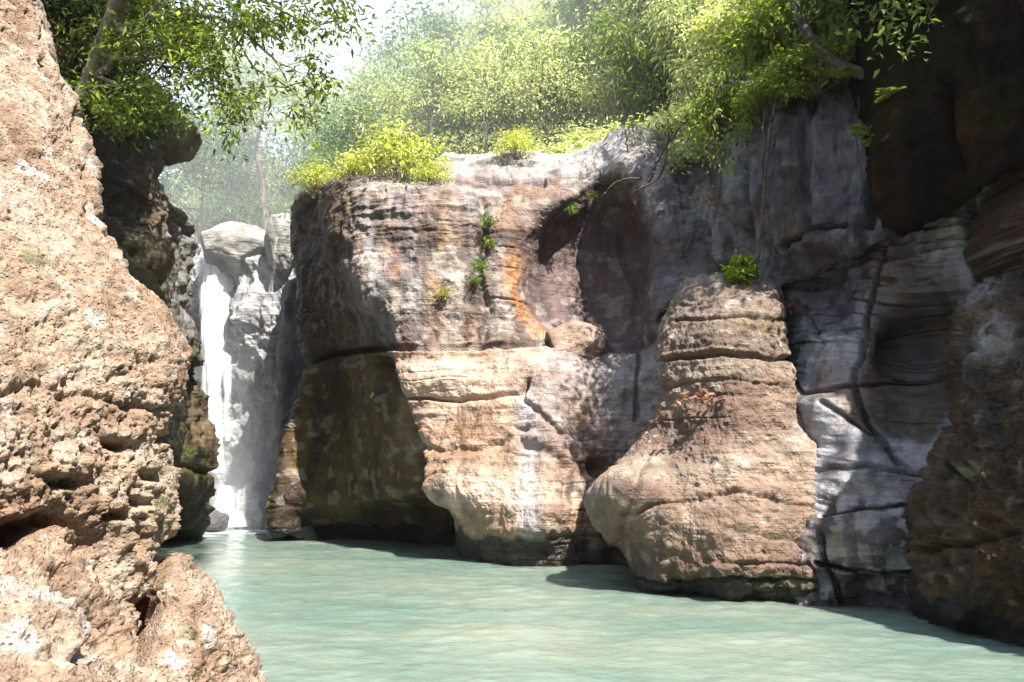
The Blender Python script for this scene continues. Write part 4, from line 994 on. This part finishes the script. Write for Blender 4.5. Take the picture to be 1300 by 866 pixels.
def make_fern(n=12, L=0.5, col=(0.12, 0.20, 0.03), name='fern', up=0.6, leaf=0.06):
    root = empty(name); C, Dd, S = [], [], []; V, Fc = [], []
    for i in range(n):
        an = rng.random() * 6.28; ln = L * rng.uniform(0.6, 1.1); t = np.linspace(0, 1, 12)[:, None]
        d = np.array([math.cos(an), math.sin(an) * 0.9 - 0.35, 0]); p = d * ln * t + np.array([0, 0, 1]) * ln * (up * t - 0.75 * up * t ** 2.2)
        tube(p, np.linspace(0.006, 0.002, 12), 4, V, Fc)
        perp = np.cross(d, [0, 0, 1.0])
        for sg in (-1, 1):
            C.append(p[2:]); Dd.append(np.tile(perp * sg + d * 0.5, (10, 1))); S.append(np.tile(np.cross(perp * sg, [0, 0, 1.0]) * 1.0, (10, 1)))
    C = np.concatenate(C); Dd = np.concatenate(Dd); S = np.concatenate(S) + 0.3 * rand_dirs(len(C)); m_ = len(C)
    me = mesh_from('stems', np.concatenate(V), np.concatenate(Fc)); link('stems', me, M_CULM, root)
    me = leaf_mesh('foliage', C, Dd, S, leaf * 2 * np.exp(rng.normal(0, .2, m_)), leaf * np.exp(rng.normal(0, .2, m_)), leaf_colours(m_, col, .2, .3)); link('foliage', me, M_LEAF, root)
    return root

def put(o, loc, s=1.0, rz=None):
    o.location = tuple(loc); o.scale = (s, s, s); o.rotation_euler = (0, 0, rng.random() * 6.28 if rz is None else rz); return o

PALE = (0.47, 0.50, 0.27); YEL = (0.42, 0.45, 0.13); MID = (0.31, 0.38, 0.18); DEEP = (0.15, 0.22, 0.11)
PROTO = {}
def proto(k):
    if k in PROTO: return copy_tree(PROTO[k])
    if k == 'broad': o = make_tree(9, 2.9, 0.30, 62, 0.46, 0.22, 0.11, MID, name='broadleaf_tree')
    if k == 'pale': o = make_tree(8, 2.8, 0.28, 62, 0.46, 0.20, 0.10, PALE, name='broadleaf_tree', yel=0.3)
    if k == 'deep': o = make_tree(9, 2.8, 0.25, 66, 0.46, 0.22, 0.11, DEEP, name='broadleaf_tree')
    if k == 'slim': o = make_tree(8, 2.0, 0.45, 26, 0.5, 0.15, 0.06, PALE, name='slender_tree', trunk_r=0.07, limbs=11, bark=M_BARKD)
    if k == 'tall': o = make_tree(13, 2.6, 0.62, 50, 0.5, 0.2, 0.1, MID, name='bare_trunk_tree', trunk_r=0.24, limbs=12)
    if k == 'bamboo': o = make_bamboo(8.5, 22, 220, PALE)
    if k == 'gbamboo': o = make_bamboo(7.5, 20, 220, (0.18, 0.24, 0.05), 2.4)
    if k == 'shrub': o = make_shrub(1.25, 1.45, 44, 20, YEL, spread=0.2, L=0.15, Wd=0.06, hang=0.25)
    if k == 'gshrub': o = make_shrub(1.1, 1.0, 46, 46, (0.19, 0.25, 0.04), L=0.13, Wd=0.07, spread=0.17)
    if k == 'bush': o = make_shrub(1.7, 1.7, 70, 60, PALE, L=0.15, Wd=0.07, spread=0.24, name='bush', stem=0.02)
    PROTO[k] = o
    return o

def plant(k, X, Y, s, label, cat='tree', group=None, z=None, rz=None):
    o = proto(k); z = float(hill(X, Y)) if z is None else z
    put(o, (X, Y, z - 0.1), s, rz); o['label'] = label; o['category'] = cat
    if group: o['group'] = group
    elif 'group' in o: del o['group']
    return o

def px2x(px, Y): return (px - CX) / F * Y * 0.965
FAR = 'hazy trees on the far slope'; FARL = 'hazy pale green tree among the many on the far wooded slope'
SL = 'trees crowding the slope above the gorge'; SLL = 'green leafy tree crowded among others on the slope above the banded wall'
BB = 'bamboo on the slope'; BBL = 'arching pale green bamboo clump on the slope above the banded wall'
far = [('pale', 245, 40, 1.0), ('broad', 275, 46, 1.0), ('pale', 300, 38, .75), ('broad', 345, 42, .85), ('broad', 385, 36, .75), ('pale', 410, 44, .8), ('deep', 370, 52, .95), ('broad', 260, 55, 1.1), ('deep', 230, 34, .9),
       ('deep', 440, 34, .8), ('broad', 320, 60, 1.0), ('broad', 470, 40, 1.1), ('pale', 520, 44, 1.2), ('deep', 570, 48, 1.3), ('broad', 620, 50, 1.3), ('pale', 680, 52, 1.2), ('deep', 740, 48, 1.2), ('broad', 800, 46, 1.2), ('deep', 520, 56, 1.4), ('broad', 640, 62, 1.4), ('broad', 880, 44, 1.2), ('deep', 960, 42, 1.2)]
for k, px, Y, s in far: plant(k, px2x(px, Y), Y, s, FARL, 'tree', FAR)
for k, px, Y, s in [('broad', 470, 30, .9), ('deep', 550, 32, 1.0), ('deep', 590, 28, .8), ('broad', 640, 33, 1.0), ('pale', 690, 30, .9), ('broad', 760, 31, .9), ('deep', 830, 28, .8), ('pale', 880, 26, .8), ('deep', 930, 24, .7), ('pale', 985, 22, .75), ('broad', 1050, 21, .8), ('pale', 735, 36, 1.0), ('deep', 1000, 28, 1.0), ('deep', 450, 26.5, .6)]:
    plant(k, px2x(px, Y), Y, s, SLL, 'tree', SL)
for k, px, Y, s in [('bamboo', 560, 29, .9), ('bamboo', 625, 27, .9), ('bamboo', 690, 26, .85), ('gbamboo', 740, 25.5, .8), ('bamboo', 790, 24.5, .75), ('gbamboo', 850, 23.5, .8), ('bamboo', 905, 21.5, .7), ('gbamboo', 660, 31, 1.0), ('gbamboo', 800, 29, 1.0), ('bamboo', 500, 33, 1.0)]:
    plant(k, px2x(px, Y), Y, s, BBL, 'bamboo', BB)
plant('slim', px2x(520, 26), 26, 0.95, 'slender dark stemmed tree with sparse leaves above the yellow shrub', 'tree')
plant('slim', px2x(950, 17), 17, 0.8, 'thin stemmed small tree with airy leaves right above the alcove corner', 'tree')
for px_, Y_, s_, l_ in ((598, 24.2, .75, 'slender tree with bare lower stem at the back of the wall top'), (705, 23.6, .7, 'slender tree among the rim bushes above the orange stained rock'), (462, 25.5, .8, 'slender airy tree behind the small yellow shrub')):
    plant('slim', px2x(px_, Y_), Y_, s_, l_, 'tree')
plant('tall', px2x(325, 33.5), 33.5, 0.95, 'tall pale trunked tree standing in the haze behind the waterfall lip', 'tree')
# bushes along the rim
BU = 'light green bushes along the rim of the banded wall'; BUL = 'light green bush on the upper rim of the banded wall'
for px, Y, s in [(610, 22.5, .55), (665, 22.6, .7), (720, 22, .75), (770, 21, .75), (820, 20.3, .75), (860, 19.9, .7), (580, 24, .8), (700, 24.5, 1.0), (830, 22.5, 1.0), (905, 19.0, .8), (760, 23.5, 1.0), (935, 17.4, .7)]:
    plant('bush', px2x(px, Y), Y, s, BUL, 'bush', BU)
def plant_at(k, px, py, Y, s, label, cat='shrub', group=None):
    p = at(px, py, Y); return plant(k, p[0], p[1], s, label, cat, group, z=float(p[2]))
plant_at('shrub', 505, 228, 18.9, 0.95, 'bright yellow green shrub on top of the banded wall at its left end')
plant_at('shrub', 450, 225, 19.4, 0.5, 'small yellow shrub directly left of the bright yellow green shrub on the wall top')
plant_at('shrub', 402, 244, 20.4, 0.62, 'yellow green shrub hanging over the left corner of the banded wall')
plant_at('shrub', 548, 235, 18.4, 0.42, 'low yellow tuft at the rim right of the bright yellow green shrub')
plant_at('shrub', 655, 196, 19.7, 0.5, 'low straw yellow shrub in the middle of the wall top')
plant_at('gshrub', 985, 128, 13.4, 0.6, 'leafy shrub on the rim above the hanging roots')
plant_at('gshrub', 1035, 105, 13.0, 0.7, 'leafy shrub on the rim below the leaning trunk')
plant_at('gshrub', 930, 150, 14.8, 0.7, 'green shrub drooping over the corner between banded wall and root wall')
plant_at('gshrub', 1075, 80, 12.8, 0.6, 'shaded shrub beside the black overhang')
plant_at('gshrub', 1010, 50, 14.2, 1.0, 'bright green shrub higher up the bank above the hanging roots')
plant_at('bush', 960, 60, 15.8, 0.8, 'tall yellow green bush above the corner of the root wall', 'bush')
plant_at('bush', 1050, 20, 15.0, 0.7, 'tall green bush by the leaning trunk under the top edge', 'bush')

# leaning trunk in front of the overhang
V, Fc = [], []
P_ = np.array([at(x, y, Y) for x, y, Y in [(1190, 120, 11.5), (1140, 105, 11.7), (1090, 92, 12.0), (1055, 76, 12.3), (1030, 50, 12.5), (1010, 10, 12.6), (990, -60, 12.7)]])
tube(crom(P_, 24), np.linspace(0.10, 0.06, 24) + 0.012 * rng.random(24), 9, V, Fc)
root = empty('leaning_tree', (0, 0, 0)); tag(root, 'dark curved trunk leaning out from the black overhang', 'tree')
link('trunk', mesh_from('trunk', np.concatenate(V), np.concatenate(Fc)), M_BARKD, root)
tips = [at(x, y, Y) for x, y, Y in [(990, -40, 12.6), (1020, -10, 12.4), (960, -30, 12.8), (1050, 10, 12.2), (1080, 30, 12), (1000, 20, 12.7), (1070, -30, 12.1), (1100, 10, 11.9)]] + [at(rng.uniform(1060, 1280), rng.uniform(-210, -75), 10.6 + rng.normal(0, .4)) for _ in range(90)] + [at(rng.uniform(1110, 1200), rng.uniform(-30, 60), 10.7 + rng.normal(0, .25)) for _ in range(9)]  # clumps above the frame are added to shade the root wall
link('foliage', leaf_mesh('foliage', *cluster_leaves(tips, 60, 0.3, .7, 0.13, 0.07, (0.12, 0.17, 0.04))), M_LEAF, root)

# small plants rooted in the rock
o = make_shrub(0.24, 0.42, 26, 26, (0.24, 0.34, 0.03), L=0.10, Wd=0.045, name='plant', spread=0.06, yel=.3, stem=.006); put(o, at(943, 358, 13.2), 1.0); tag(o, 'bright green leafy plant growing on top of the tan pillar', 'plant')
small = [(618, 285, 17.35, .5, 'small green plant highest in the crack left of the alcove'), (622, 312, 17.3, .4, 'small green plant second from the top in the crack left of the alcove'), (610, 345, 17.05, .5, 'tufted plant halfway down the crack left of the alcove'), (604, 360, 17.0, .35, 'lowest green tuft in the crack left of the alcove'),
         (722, 268, 18.0, .45, 'small fern under the top edge of the alcove'), (768, 330, 19.3, .4, 'tiny green sprig in the middle of the alcove'), (690, 318, 18.6, .35, 'tiny green sprig in the left part of the alcove'), (563, 378, 16.95, .45, 'yellow tuft on the wall between the orange streaks'), (750, 252, 18.4, .35, 'tiny plant beside the upper right rim of the alcove')]
for px, py, Y, s, lab in small:
    o = make_shrub(0.30, 0.5, 12, 9, (0.12, 0.19, 0.03) if 'yellow' not in lab else (0.26, 0.24, 0.05), L=0.17, Wd=0.05, name='plant', spread=0.13, hang=0.5, yel=.3, stem=.006); put(o, at(px, py, Y), s); tag(o, lab, 'plant')
# broad leaves hanging beside the overhang
for px, py, Y, s, lab in [(1120, 122, 11.0, .6, 'pair of broad lit leaves against the black overhang'), (1095, 168, 11.7, .6, 'broad leaved sprig hanging at the corner beside the overhang'), (1110, 180, 11.5, .5, 'small yellow green sprig beside the hanging broad leaved sprig'), (1075, 92, 12, .5, 'broad leaf spray under the leaning trunk')]:
    o = make_fern(7, 0.4, (0.16, 0.22, 0.04), 'leafy_sprig', 0.3, 0.1); put(o, at(px, py, Y), s); tag(o, lab, 'plant')

# hanging sprays of fine leaves over the corner
def spray(paths, col, n, L, Wd, name, label, spread=0.09, rad=0.012, cat='plant'):
    root = empty(name); tag(root, label, cat); V, Fc = [], []; C, Dd = [], []
    for pth in paths:
        p = crom(np.array([at(*q) for q in pth]), 22); p += np.cumsum(rng.normal(0, .012, p.shape), 0)
        tube(p, np.linspace(rad, rad * .35, 22), 5, V, Fc)
        k = rng.uniform(5, 21, n).astype(int); C.append(p[k] + rng.normal(0, spread, (n, 3))); Dd.append(rand_dirs(n) * .8 + np.array([0, 0, -.55]))
    link('stems', mesh_from('stems', np.concatenate(V), np.concatenate(Fc)), M_ROOT, root)
    C = np.concatenate(C); m_ = len(C)
    link('foliage', leaf_mesh('foliage', C, np.concatenate(Dd), rand_dirs(m_), L * np.exp(rng.normal(0, .25, m_)), Wd * np.exp(rng.normal(0, .2, m_)), leaf_colours(m_, col, .2, .3)), M_LEAF, root)
    return root
spray([[(940, 40, 14.6), (920, 90, 14.2), (905, 150, 13.9), (903, 205, 13.8)], [(950, 60, 14.4), (945, 130, 13.9), (935, 180, 13.6), (925, 225, 13.5)], [(970, 60, 14.2), (960, 120, 13.7), (945, 170, 13.4)], [(980, 40, 14.2), (985, 90, 13.6), (962, 150, 13.3)], [(930, 60, 14.5), (895, 120, 14.2), (880, 170, 14.1)]],
      (0.17, 0.24, 0.035), 190, 0.11, 0.05, 'hanging_branch', 'light green leafy branches hanging over the corner left of the root wall', 0.13, cat='branch')
spray([[(800, 150, 18.4), (812, 190, 18.0), (818, 225, 17.8)], [(830, 150, 18.2), (838, 180, 17.9), (842, 205, 17.8)], [(790, 170, 18.6), (795, 200, 18.3), (796, 240, 18.1)]], (0.09, 0.15, 0.03), 130, 0.11, 0.05, 'hanging_branch', 'dark green shoots hanging over the recess right of the alcove top', 0.14, cat='branch')
# roots and bare vines
def vine(name, label, paths, r0=0.016, cat='root', group=None, mat=None):
    V, Fc = [], []
    for pth in paths:
        p = crom(np.array([at(*q) for q in pth]), 34); p += np.cumsum(rng.normal(0, .012, p.shape), 0)
        tube(p, np.linspace(r0, r0 * .45, 34), 5, V, Fc)
    o = link(name, mesh_from(name, np.concatenate(V), np.concatenate(Fc)), mat or M_ROOT); tag(o, label, cat, group); return o
vine('dead_branch', 'bare forked branch arching down in front of the recess right of the alcove', [[(900, 115, 14.6), (880, 135, 14.8), (850, 175, 15.2), (832, 205, 15.6), (815, 225, 15.9), (808, 240, 15.9)], [(832, 205, 15.6), (825, 232, 15.8), (812, 250, 15.9)], [(815, 225, 15.9), (790, 228, 16.2), (768, 248, 16.4)], [(850, 175, 15.2), (838, 215, 15.5), (806, 232, 15.8), (803, 246, 15.9)]], 0.03, 'branch')
vine('vine_tangle', 'tangle of pale bare vines at the corner above the root wall', [[(880, 140, 14.6), (920, 120, 14.3), (950, 118, 14)], [(898, 110, 14.5), (905, 150, 14.2), (915, 180, 14), (895, 202, 14)], [(870, 150, 14.8), (900, 140, 14.4), (935, 150, 14)], [(950, 150, 13.6), (980, 130, 13.4), (990, 105, 13.4)], [(935, 185, 13.8), (945, 165, 13.6), (970, 160, 13.3)], [(905, 170, 14.1), (893, 190, 14.1), (888, 200, 14.1)]], 0.02, 'vine')
HR = 'roots hanging down the grey root wall'
for i, (lab, pth, r0) in enumerate([('thick reddish hanging root in the middle of the root wall', [(990, 110, 13.1), (982, 180, 12.85), (978, 260, 12.8), (976, 330, 12.9), (972, 358, 13.1)], .035), ('thin root just left of the thick reddish hanging root', [(975, 130, 13.2), (968, 200, 12.95), (966, 280, 12.95), (968, 355, 13.1)], .02),
                                    ('root close against the right side of the thick reddish hanging root', [(988, 150, 13.1), (984, 240, 12.8), (986, 300, 12.8)], .016), ('long thin root hanging near the overhang down to the diagonal crack', [(1090, 120, 12.1), (1094, 200, 11.8), (1094, 280, 11.7), (1094, 306, 11.7)], .014),
                                    ('looped root across the left part of the root wall', [(990, 150, 13.0), (975, 190, 12.9), (968, 220, 12.9), (972, 260, 12.85)], .016), ('short root dangling left of the near overhang root', [(1070, 130, 12.3), (1076, 190, 12.1), (1078, 235, 12.1)], .012),
                                    ('thin root hanging beside the left edge of the root wall', [(912, 150, 14.6), (916, 220, 14.5), (916, 290, 14.5)], .018), ('thin dangling root over the shaded recess', [(847, 150, 15.6), (848, 200, 15.9), (846, 245, 16.2)], .012), ('straight brown root hanging by the bare forked branch', [(793, 165, 17.8), (795, 200, 17.7), (797, 245, 17.6)], .03)]):
    vine('hanging_root', lab, [pth], r0)
vine('hanging_root', 'pale loose roots dangling from the rim below the yellow shrub', [[(522, 240, 17.7), (528, 258, 17.6), (535, 272, 17.6)], [(528, 238, 17.7), (540, 255, 17.6), (537, 275, 17.6)]], 0.014)

# left overhanging tree
root = empty('overhanging_tree'); tag(root, 'dark leafy tree with pale trunk leaning out over the gorge at upper left', 'tree')
def limb(pth, r0, r1, nm='limb', mat=None):
    V, Fc = [], []; p = crom(np.array([at(*q) for q in pth]), 30); p += np.cumsum(rng.normal(0, .01, p.shape), 0)
    tube(p, np.linspace(r0, r1, 30), 8, V, Fc); link(nm, mesh_from(nm, np.concatenate(V), np.concatenate(Fc)), mat or M_BARK, root); return p
tk = limb([(105, 125, 12.9), (118, 85, 12.7), (132, 45, 12.4), (150, -10, 12), (175, -90, 11.5), (200, -200, 11.2)], 0.17, 0.10, 'trunk')
br = [limb([(112, 105, 12.8), (150, 60, 12.2), (180, 20, 11.8), (215, -30, 11.5)], .06, .03), limb([(132, 45, 12.4), (200, 20, 12), (290, 30, 11.6), (350, 80, 11.4), (372, 122, 11.3)], .055, .012), limb([(150, -10, 12), (240, -30, 11.8), (330, 0, 11.6), (400, 30, 11.4), (440, 20, 11.4)], .055, .012),
      limb([(125, 70, 12.6), (170, 75, 12.2), (230, 70, 11.8), (280, 110, 11.6), (296, 150, 11.5)], .045, .01), limb([(115, 95, 12.8), (150, 110, 12.3), (200, 115, 12), (240, 110, 11.9)], .035, .01), limb([(170, -70, 11.6), (300, -80, 11.4), (400, -40, 11.2), (480, -20, 11.2)], .055, .015), limb([(290, 30, 11.6), (320, 85, 11.5), (370, 110, 11.3), (400, 160, 11.2)], .02, .008)]
areas = [(150, 30, 60, 30, 26, 12.6), (170, 80, 50, 35, 30, 12.3), (230, 30, 50, 35, 40, 12), (250, 90, 45, 35, 34, 11.8), (300, 30, 40, 30, 26, 11.6), (285, 130, 22, 26, 14, 11.6), (340, 20, 40, 22, 22, 11.5), (400, 90, 14, 40, 11, 11.3), (390, 40, 30, 26, 10, 11.4), (330, 110, 22, 22, 7, 11.4), (200, 130, 40, 22, 14, 12.1), (130, 130, 36, 30, 16, 12.6), (420, 10, 26, 16, 9, 11.3), (95, 40, 30, 40, 20, 13), (330, -60, 90, 40, 40, 11.4), (180, -60, 90, 50, 40, 12), (440, 30, 12, 30, 4, 11.2), (385, 150, 10, 18, 5, 11.2), (230, -180, 110, 60, 110, 11), (100, -130, 60, 50, 50, 11.8), (435, -100, 75, 36, 80, 12.4), (105, -275, 80, 55, 80, 11.8), (340, -150, 80, 50, 60, 11.6), (75, 90, 24, 30, 18, 13.4), (150, 150, 30, 20, 12, 13)]  # unseen clumps over the top edge, put there to shade the left cliff
tips = []
for x, y, rx, ry, n, Y in areas:
    for _ in range(n): tips.append(at(x + rng.normal(0, rx * .6), y + rng.normal(0, ry * .6), Y + rng.normal(0, .45)))
link('foliage', leaf_mesh('foliage', *cluster_leaves(tips, 26, 0.15, .6, 0.115, 0.042, (0.12, 0.16, 0.022), .35, yel=.3)), M_LEAF, root)
allb = np.concatenate(br + [tk])
for k_ in range(60):
    V, Fc = [], []; t_ = tips[k_ * 5]
    k = np.argmin(((allb - t_) ** 2).sum(1)); tube(bez(allb[k], t_, 0.03, 8, .08), np.linspace(.013, .004, 8), 5, V, Fc)
    link('twig', mesh_from('twig', np.concatenate(V), np.concatenate(Fc)), M_BARKD, root)
# thickets on the dark left bank
for px, py, Y, s, lab in [(85, 70, 13.4, .9, 'dark shaded bush against the left cliff behind the boulder'), (125, 150, 13.7, .8, 'dark bush lower down beside the foot of the pale trunk'), (180, 60, 15.2, 1.0, 'dark bush behind the leaning pale trunk'), (90, -10, 13.8, 1.0, 'dark bush at the top edge between boulder and pale trunk'), (175, 150, 15.0, .7, 'dark bush on the left cliff just beside the rock knob')]:
    o = make_shrub(1.2, 1.1, 46, 40, (0.035, 0.055, 0.015), L=0.14, Wd=0.07, spread=0.2, name='bush', yel=.05); put(o, at(px, py, Y), s); tag(o, lab, 'bush')
# crowns above the left bank and above the right wall, outside the frame: they shade the gorge sides
for k, X, Y, z, s, lab in [('broad', -11, 18.5, 12.6, .8, 'tall tree on the left bank behind the overhanging branches'), ('deep', -14.5, 22, 12.8, 1.0, 'dark tree farther back on the left bank'), ('deep', -13.5, 18, 12.8, .9, 'dark tree on the left bank nearest the boulder')]:
    plant(k, X, Y, s, lab, 'tree', z=z)

# leaf litter
def litter(px, py, Y, n, r, label):
    p = at(px, py, Y); C = p + rng.normal(0, 1, (n, 3)) * np.array([r, r * .6, r * .28]); D = rand_dirs(n) * np.array([1, 1, .4])
    c = np.where(rng.random((n, 1)) < .5, np.array([[0.30, .15, .08]]), np.array([[0.20, .10, .085]])) * np.exp(rng.normal(0, .35, (n, 1)))
    o = link('leaf_litter', leaf_mesh('leaf_litter', C, D, rand_dirs(n) * np.array([1, 1, .3]), np.full(n, .11), np.full(n, .06), c), M_LEAF); tag(o, label, 'leaf litter', kind='stuff')
litter(888, 506, 11.75, 70, .14, 'dry brown leaves lying on the shoulder of the tan pillar')
litter(1003, 388, 13.2, 90, .16, 'dry reddish leaves caught between the pillar and the wet wall')
litter(770, 605, 16.2, 40, .14, 'dry leaves in the hollow left of the pillar')
litter(905, 250, 15.2, 60, .25, 'dry leaves and twigs in the corner left of the root wall')

# undergrowth on the slopes
n = 52000
ux = rng.uniform(-26, 24, n); uy = np.interp(ux, EX, EY) + 0.2 + rng.random(n) ** 1.7 * 34
uz = hill(ux, uy) + rng.random(n) * 0.55
C = np.stack([ux, uy, uz], -1)
sz = 0.16 + 0.006 * (uy - 18)
o = link('undergrowth', leaf_mesh('undergrowth', C, rand_dirs(n, .4), rand_dirs(n), sz * np.exp(rng.normal(0, .3, n)), sz * .5 * np.exp(rng.normal(0, .3, n)), leaf_colours(n, (0.13, 0.18, .04), .35, .25)), M_LEAF)
tag(o, 'low green undergrowth covering the slopes above the gorge', kind='stuff')

# ================================================================== AIR
def volume_mat(name, dens, col=(0.93, 0.96, 1.0), aniso=0.2):
    m, nt, out = new_mat(name); v = N(nt, 'ShaderNodeVolumePrincipled'); v.inputs['Color'].default_value = (*col, 1); v.inputs['Density'].default_value = dens; v.inputs['Anisotropy'].default_value = aniso
    nt.links.new(v.outputs[0], out.inputs['Volume']); return m, nt, v
def box(name, lo, hi, mat):
    x0, y0, z0 = lo; x1, y1, z1 = hi
    V = np.array([[x0, y0, z0], [x1, y0, z0], [x1, y1, z0], [x0, y1, z0], [x0, y0, z1], [x1, y0, z1], [x1, y1, z1], [x0, y1, z1]], float)
    return link(name, mesh_from(name, V, np.array([[0, 3, 2, 1], [4, 5, 6, 7], [0, 1, 5, 4], [1, 2, 6, 5], [2, 3, 7, 6], [3, 0, 4, 7]]), smooth=False), mat)
HAZE = 0.0002
m, nt, v = volume_mat('haze', HAZE)
m.cycles.homogeneous_volume = True
tag(box('haze', (-100, -45, -3.4), (100, 145, 90), m), kind='stuff')

# spray drifting at the foot of the fall
m, nt, v = volume_mat('spray', 0.0)
tc = N(nt, 'ShaderNodeTexCoord'); nz = noise_node(nt, 0.5, 3, 0.5, tc.outputs['Object'])
gr = N(nt, 'ShaderNodeTexGradient', gradient_type='SPHERICAL'); mp = N(nt, 'ShaderNodeMapping', vector_type='POINT')
mp.inputs['Scale'].default_value = (1 / 2.9, 1 / 2.9, 1 / 5.6); nt.links.new(tc.outputs['Object'], mp.inputs['Vector']); nt.links.new(mp.outputs[0], gr.inputs[0])
mu = N(nt, 'ShaderNodeMath', operation='MULTIPLY'); nt.links.new(gr.outputs['Fac'], mu.inputs[0]); nt.links.new(maprange(nt, nz.outputs[0], .3, .7, .2, 1.1), mu.inputs[1])
m3 = N(nt, 'ShaderNodeMath', operation='MULTIPLY'); nt.links.new(mu.outputs[0], m3.inputs[0]); m3.inputs[1].default_value = 0.3; nt.links.new(m3.outputs[0], v.inputs['Density'])
o = box('spray', (-2.9, -2.6, -1.2), (2.9, 2.9, 5.6), m); o.location = (FALL[0] + .3, 25.3, 1.0); tag(o, kind='stuff')

m, nt, v = volume_mat('mist', 0.0)
tc = N(nt, 'ShaderNodeTexCoord')
gr = N(nt, 'ShaderNodeTexGradient', gradient_type='SPHERICAL'); mp = N(nt, 'ShaderNodeMapping', vector_type='POINT')
mp.inputs['Scale'].default_value = (1 / 30, 1 / 21, 1 / 20); nt.links.new(tc.outputs['Object'], mp.inputs['Vector']); nt.links.new(mp.outputs[0], gr.inputs[0])
m3 = N(nt, 'ShaderNodeMath', operation='MULTIPLY'); nt.links.new(gr.outputs['Fac'], m3.inputs[0]); m3.inputs[1].default_value = 0.06; nt.links.new(m3.outputs[0], v.inputs['Density'])
o = box('mist', (-30, -21, -20), (30, 21, 20), m); o.location = (-2, 40, 15); tag(o, kind='stuff')

# ================================================================== LIGHT
SUN = Vector((0.335, -0.52, 0.79)).normalized()
el = math.asin(SUN.z); az = math.atan2(SUN.x, SUN.y)
wd = bpy.data.worlds.new('World'); SC.world = wd; wd.use_nodes = True
nt = wd.node_tree; nt.nodes.clear(); out = N(nt, 'ShaderNodeOutputWorld'); bg = N(nt, 'ShaderNodeBackground'); sk = N(nt, 'ShaderNodeTexSky', sky_type='NISHITA')
sk.sun_disc = False; sk.sun_elevation = el; sk.sun_rotation = az; sk.dust_density = 2.0
bg.inputs['Strength'].default_value = 0.08
tc = N(nt, 'ShaderNodeTexCoord'); cn = noise_node(nt, 2.2, 6, 0.6, tc.outputs['Generated'], 0.3)
cf = maprange(nt, cn.outputs[0], 0.35, 0.6, 0.35, 0.95)
cm = N(nt, 'ShaderNodeMix', data_type='RGBA'); nt.links.new(cf, cm.inputs['Factor']); nt.links.new(sk.outputs[0], cm.inputs['A']); cm.inputs['B'].default_value = (5.0, 5.9, 7.9, 1)
nt.links.new(cm.outputs['Result'], bg.inputs[0]); nt.links.new(bg.outputs[0], out.inputs[0])
ld = bpy.data.lights.new('sun', 'SUN'); ld.energy = 5.0; ld.angle = R(0.53); ld.color = (1.0, 0.95, 0.86)
lo = bpy.data.objects.new('sun', ld); COL.objects.link(lo); lo.location = tuple(SUN * 60)
lo.rotation_euler = SUN.to_track_quat('Z', 'Y').to_euler()

SC.view_settings.view_transform = 'Standard'; SC.view_settings.look = 'None'; SC.view_settings.gamma = 1.0; SC.view_settings.use_curve_mapping = False
SC.view_settings.exposure = 1.75
cy = SC.cycles
cy.use_denoising = True; cy.denoiser = 'OPENIMAGEDENOISE'
cy.max_bounces = 8; cy.diffuse_bounces = 4; cy.glossy_bounces = 3; cy.transmission_bounces = 4; cy.transparent_max_bounces = 12; cy.volume_bounces = 1
cy.sample_clamp_indirect = 6.0; cy.caustics_reflective = False; cy.caustics_refractive = False
cy.volume_step_rate = 2.0; cy.volume_max_steps = 64
